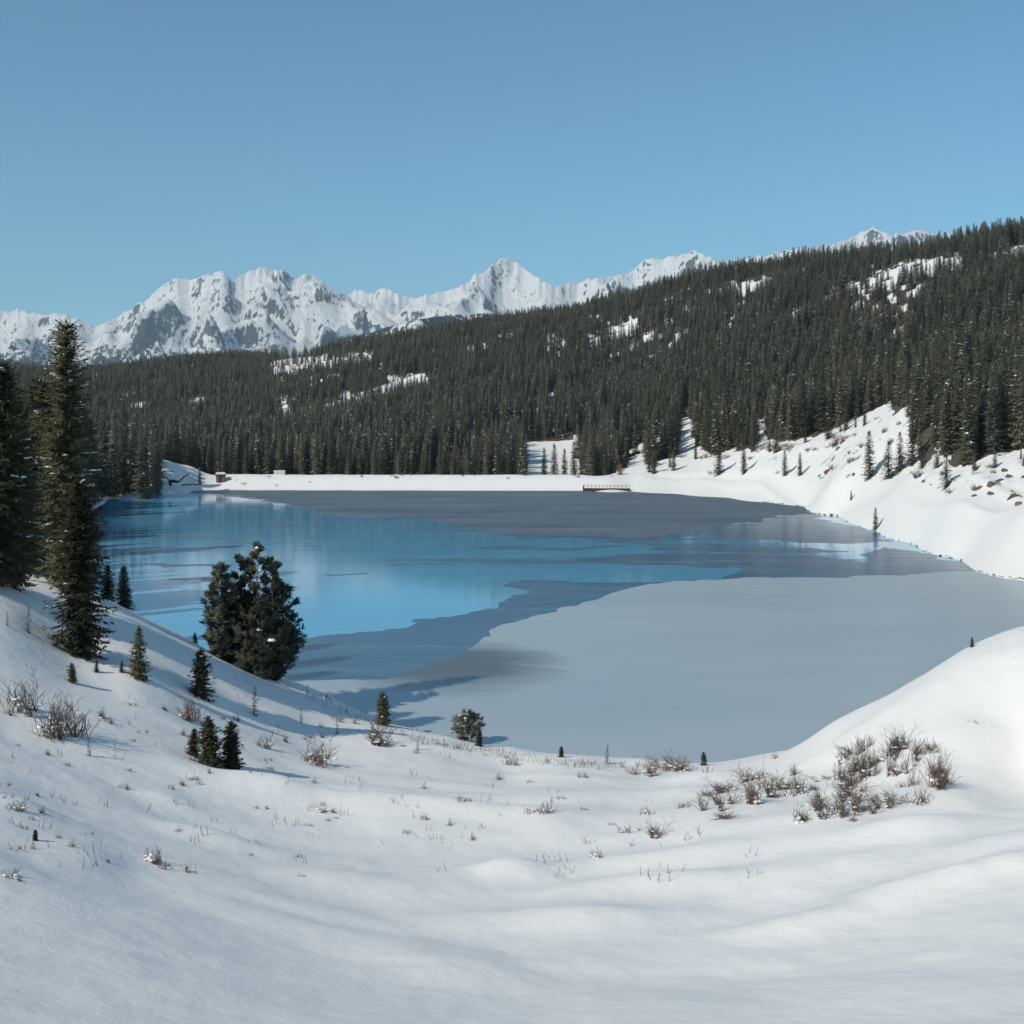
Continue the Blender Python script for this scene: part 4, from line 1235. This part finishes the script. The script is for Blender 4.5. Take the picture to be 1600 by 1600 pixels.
LOGS = [((248, 739), (270, 753), .24, 'brown log slanting down the snow at the left corner of the lake'), ((264, 752), (280, 753), .55, 'thick brown log lying across the foot of the left corner bank'),
        ((279, 753), (296, 740), .22, 'brown log slanting up to the right at the left corner bank'), ((266, 754), (268, 767), .55, 'upright brown stump at the waterline of the left corner'),
        ((255, 736), (272, 737), .2, 'thin branch lying at the top of the left corner bank'), ((284, 758), (310, 757), .22, 'long thin log along the waterline left of the dam')]
for (p0, p1, rad, lab) in LOGS:
    dd = 414.0
    A_ = Vector(((p0[0] - 800) / F * dd, dd, zray(p0[1], dd))); B_ = Vector(((p1[0] - 800) / F * (dd + 1), dd + 1, zray(p1[1], dd + 1)))
    for P_ in (A_, B_): P_.y = dd + 0
    base = A_.copy(); G = Geo(); m_ = (A_ + B_) / 2 + Vector((0, 0, .15))
    G.tube([A_ - base, m_ - base, B_ - base], [rad, rad * .9, rad * .7], 8)
    tag(link('log', G.mesh('log', [M_WOOD], True), None, base), lab, 'log')

rocks = [rock_geo(80 + i, 1, .8, .8) for i in range(5)]
ROCK = [(1532,762,26,14),(1548,757,22,16),(1562,752,26,15),(1575,746,20,14),(1550,770,24,10),(1586,775,30,16),(1592,788,24,14),(1570,735,18,12),(1524,775,14,8),(1598,745,18,12),
        (1296,735,20,13),(1318,690,18,9),(1445,752,16,10),(1310,700,14,7),(1335,740,12,7),(1282,742,10,5)]
side = ['left end', 'middle', 'upper middle', 'top', 'bottom', 'right edge', 'lower right', 'highest spot', 'lower left', 'upper right']
for i, (px, py, w, h) in enumerate(ROCK):
    g = ground_at(px, py, 150)
    if g is None: continue
    me = rocks[i % 5]; 
    if not me.materials: me.materials.append(M_ROCK)
    s = w * g.y / F / 2; sz = h * g.y / F / 1.2
    lab = 'red brown boulder at the %s of the rock outcrop by the right edge' % side[i] if i < 10 else \
        ['brown boulder low on the snowy right bank by the small conifers', 'brown rock high on the bank under the brown bush', 'dark rock in the snow left of the olive roadside conifer',
         'small rock below the brown bush on the bank', 'small rock right of the brown boulder by the small conifers', 'smallest rock at the foot of the right bank'][i - 10]
    tag(link('boulder', me, None, g - UP * .28 * sz, i * 1.9, (s, s * .8, sz)), lab, 'rock')
# stones along the right waterline
rk = rock_geo(99, 1, .8, .7); rk.materials.append(M_DARKROCK); c = 0
rr_ = random.Random(12)
for k in range(110):
    t_ = k / 109; px = 1195 + 405 * t_ + rr_.uniform(-5, 5)
    py = float(np.interp(px, [s[0] for s in SHORE[:11]], [s[1] for s in SHORE[:11]]))
    if 1310 < px < 1385 and rr_.random() < .5: continue
    ds = lake_d(py) + np.linspace(-22, 22, 89); zs_ = terrain((px - 800) / F * ds, ds); k_ = int(np.argmax(zs_ > .02))
    dd = float(ds[k_]) + rr_.uniform(-.1, .5); x = (px - 800) / F * dd
    z = max(0.0, tz(x, dd)); s = rr_.uniform(.08, .30) * (1.7 if px < 1330 else 1)
    tag(link('shore_stone', rk, None, (x, dd, z), k * 1.3, (s * 1.4, s, s * .8)), by_px(px, [(1310, 'little stone of the dark row at the waterline of the small right bay'), (1390, 'little stone at the waterline near the lone mirrored conifer'), (1480, 'dark little stone in the row along the middle of the right waterline'), (9999, 'dark little stone in the row along the right end of the waterline')]), 'stone', 'stones along the right waterline')

# ------------------------------------------------------------------ air
hz = bpy.data.materials.new('haze'); hz.use_nodes = True; hn = hz.node_tree; hn.nodes.clear()
ho = hn.nodes.new('ShaderNodeOutputMaterial'); hv = hn.nodes.new('ShaderNodeVolumePrincipled')
hv.inputs['Color'].default_value = (.62, .84, 1.0, 1); hv.inputs['Density'].default_value = 5.5e-5; hv.inputs['Anisotropy'].default_value = 0.0
hn.links.new(hv.outputs[0], ho.inputs['Volume'])
G = Geo(); G.box(-15500, 15500, -15500, 15500, -160, 1900)
tag(link('haze', G.mesh('haze', [hz])), 'thin blue air over the valley', None, None, 'stuff')
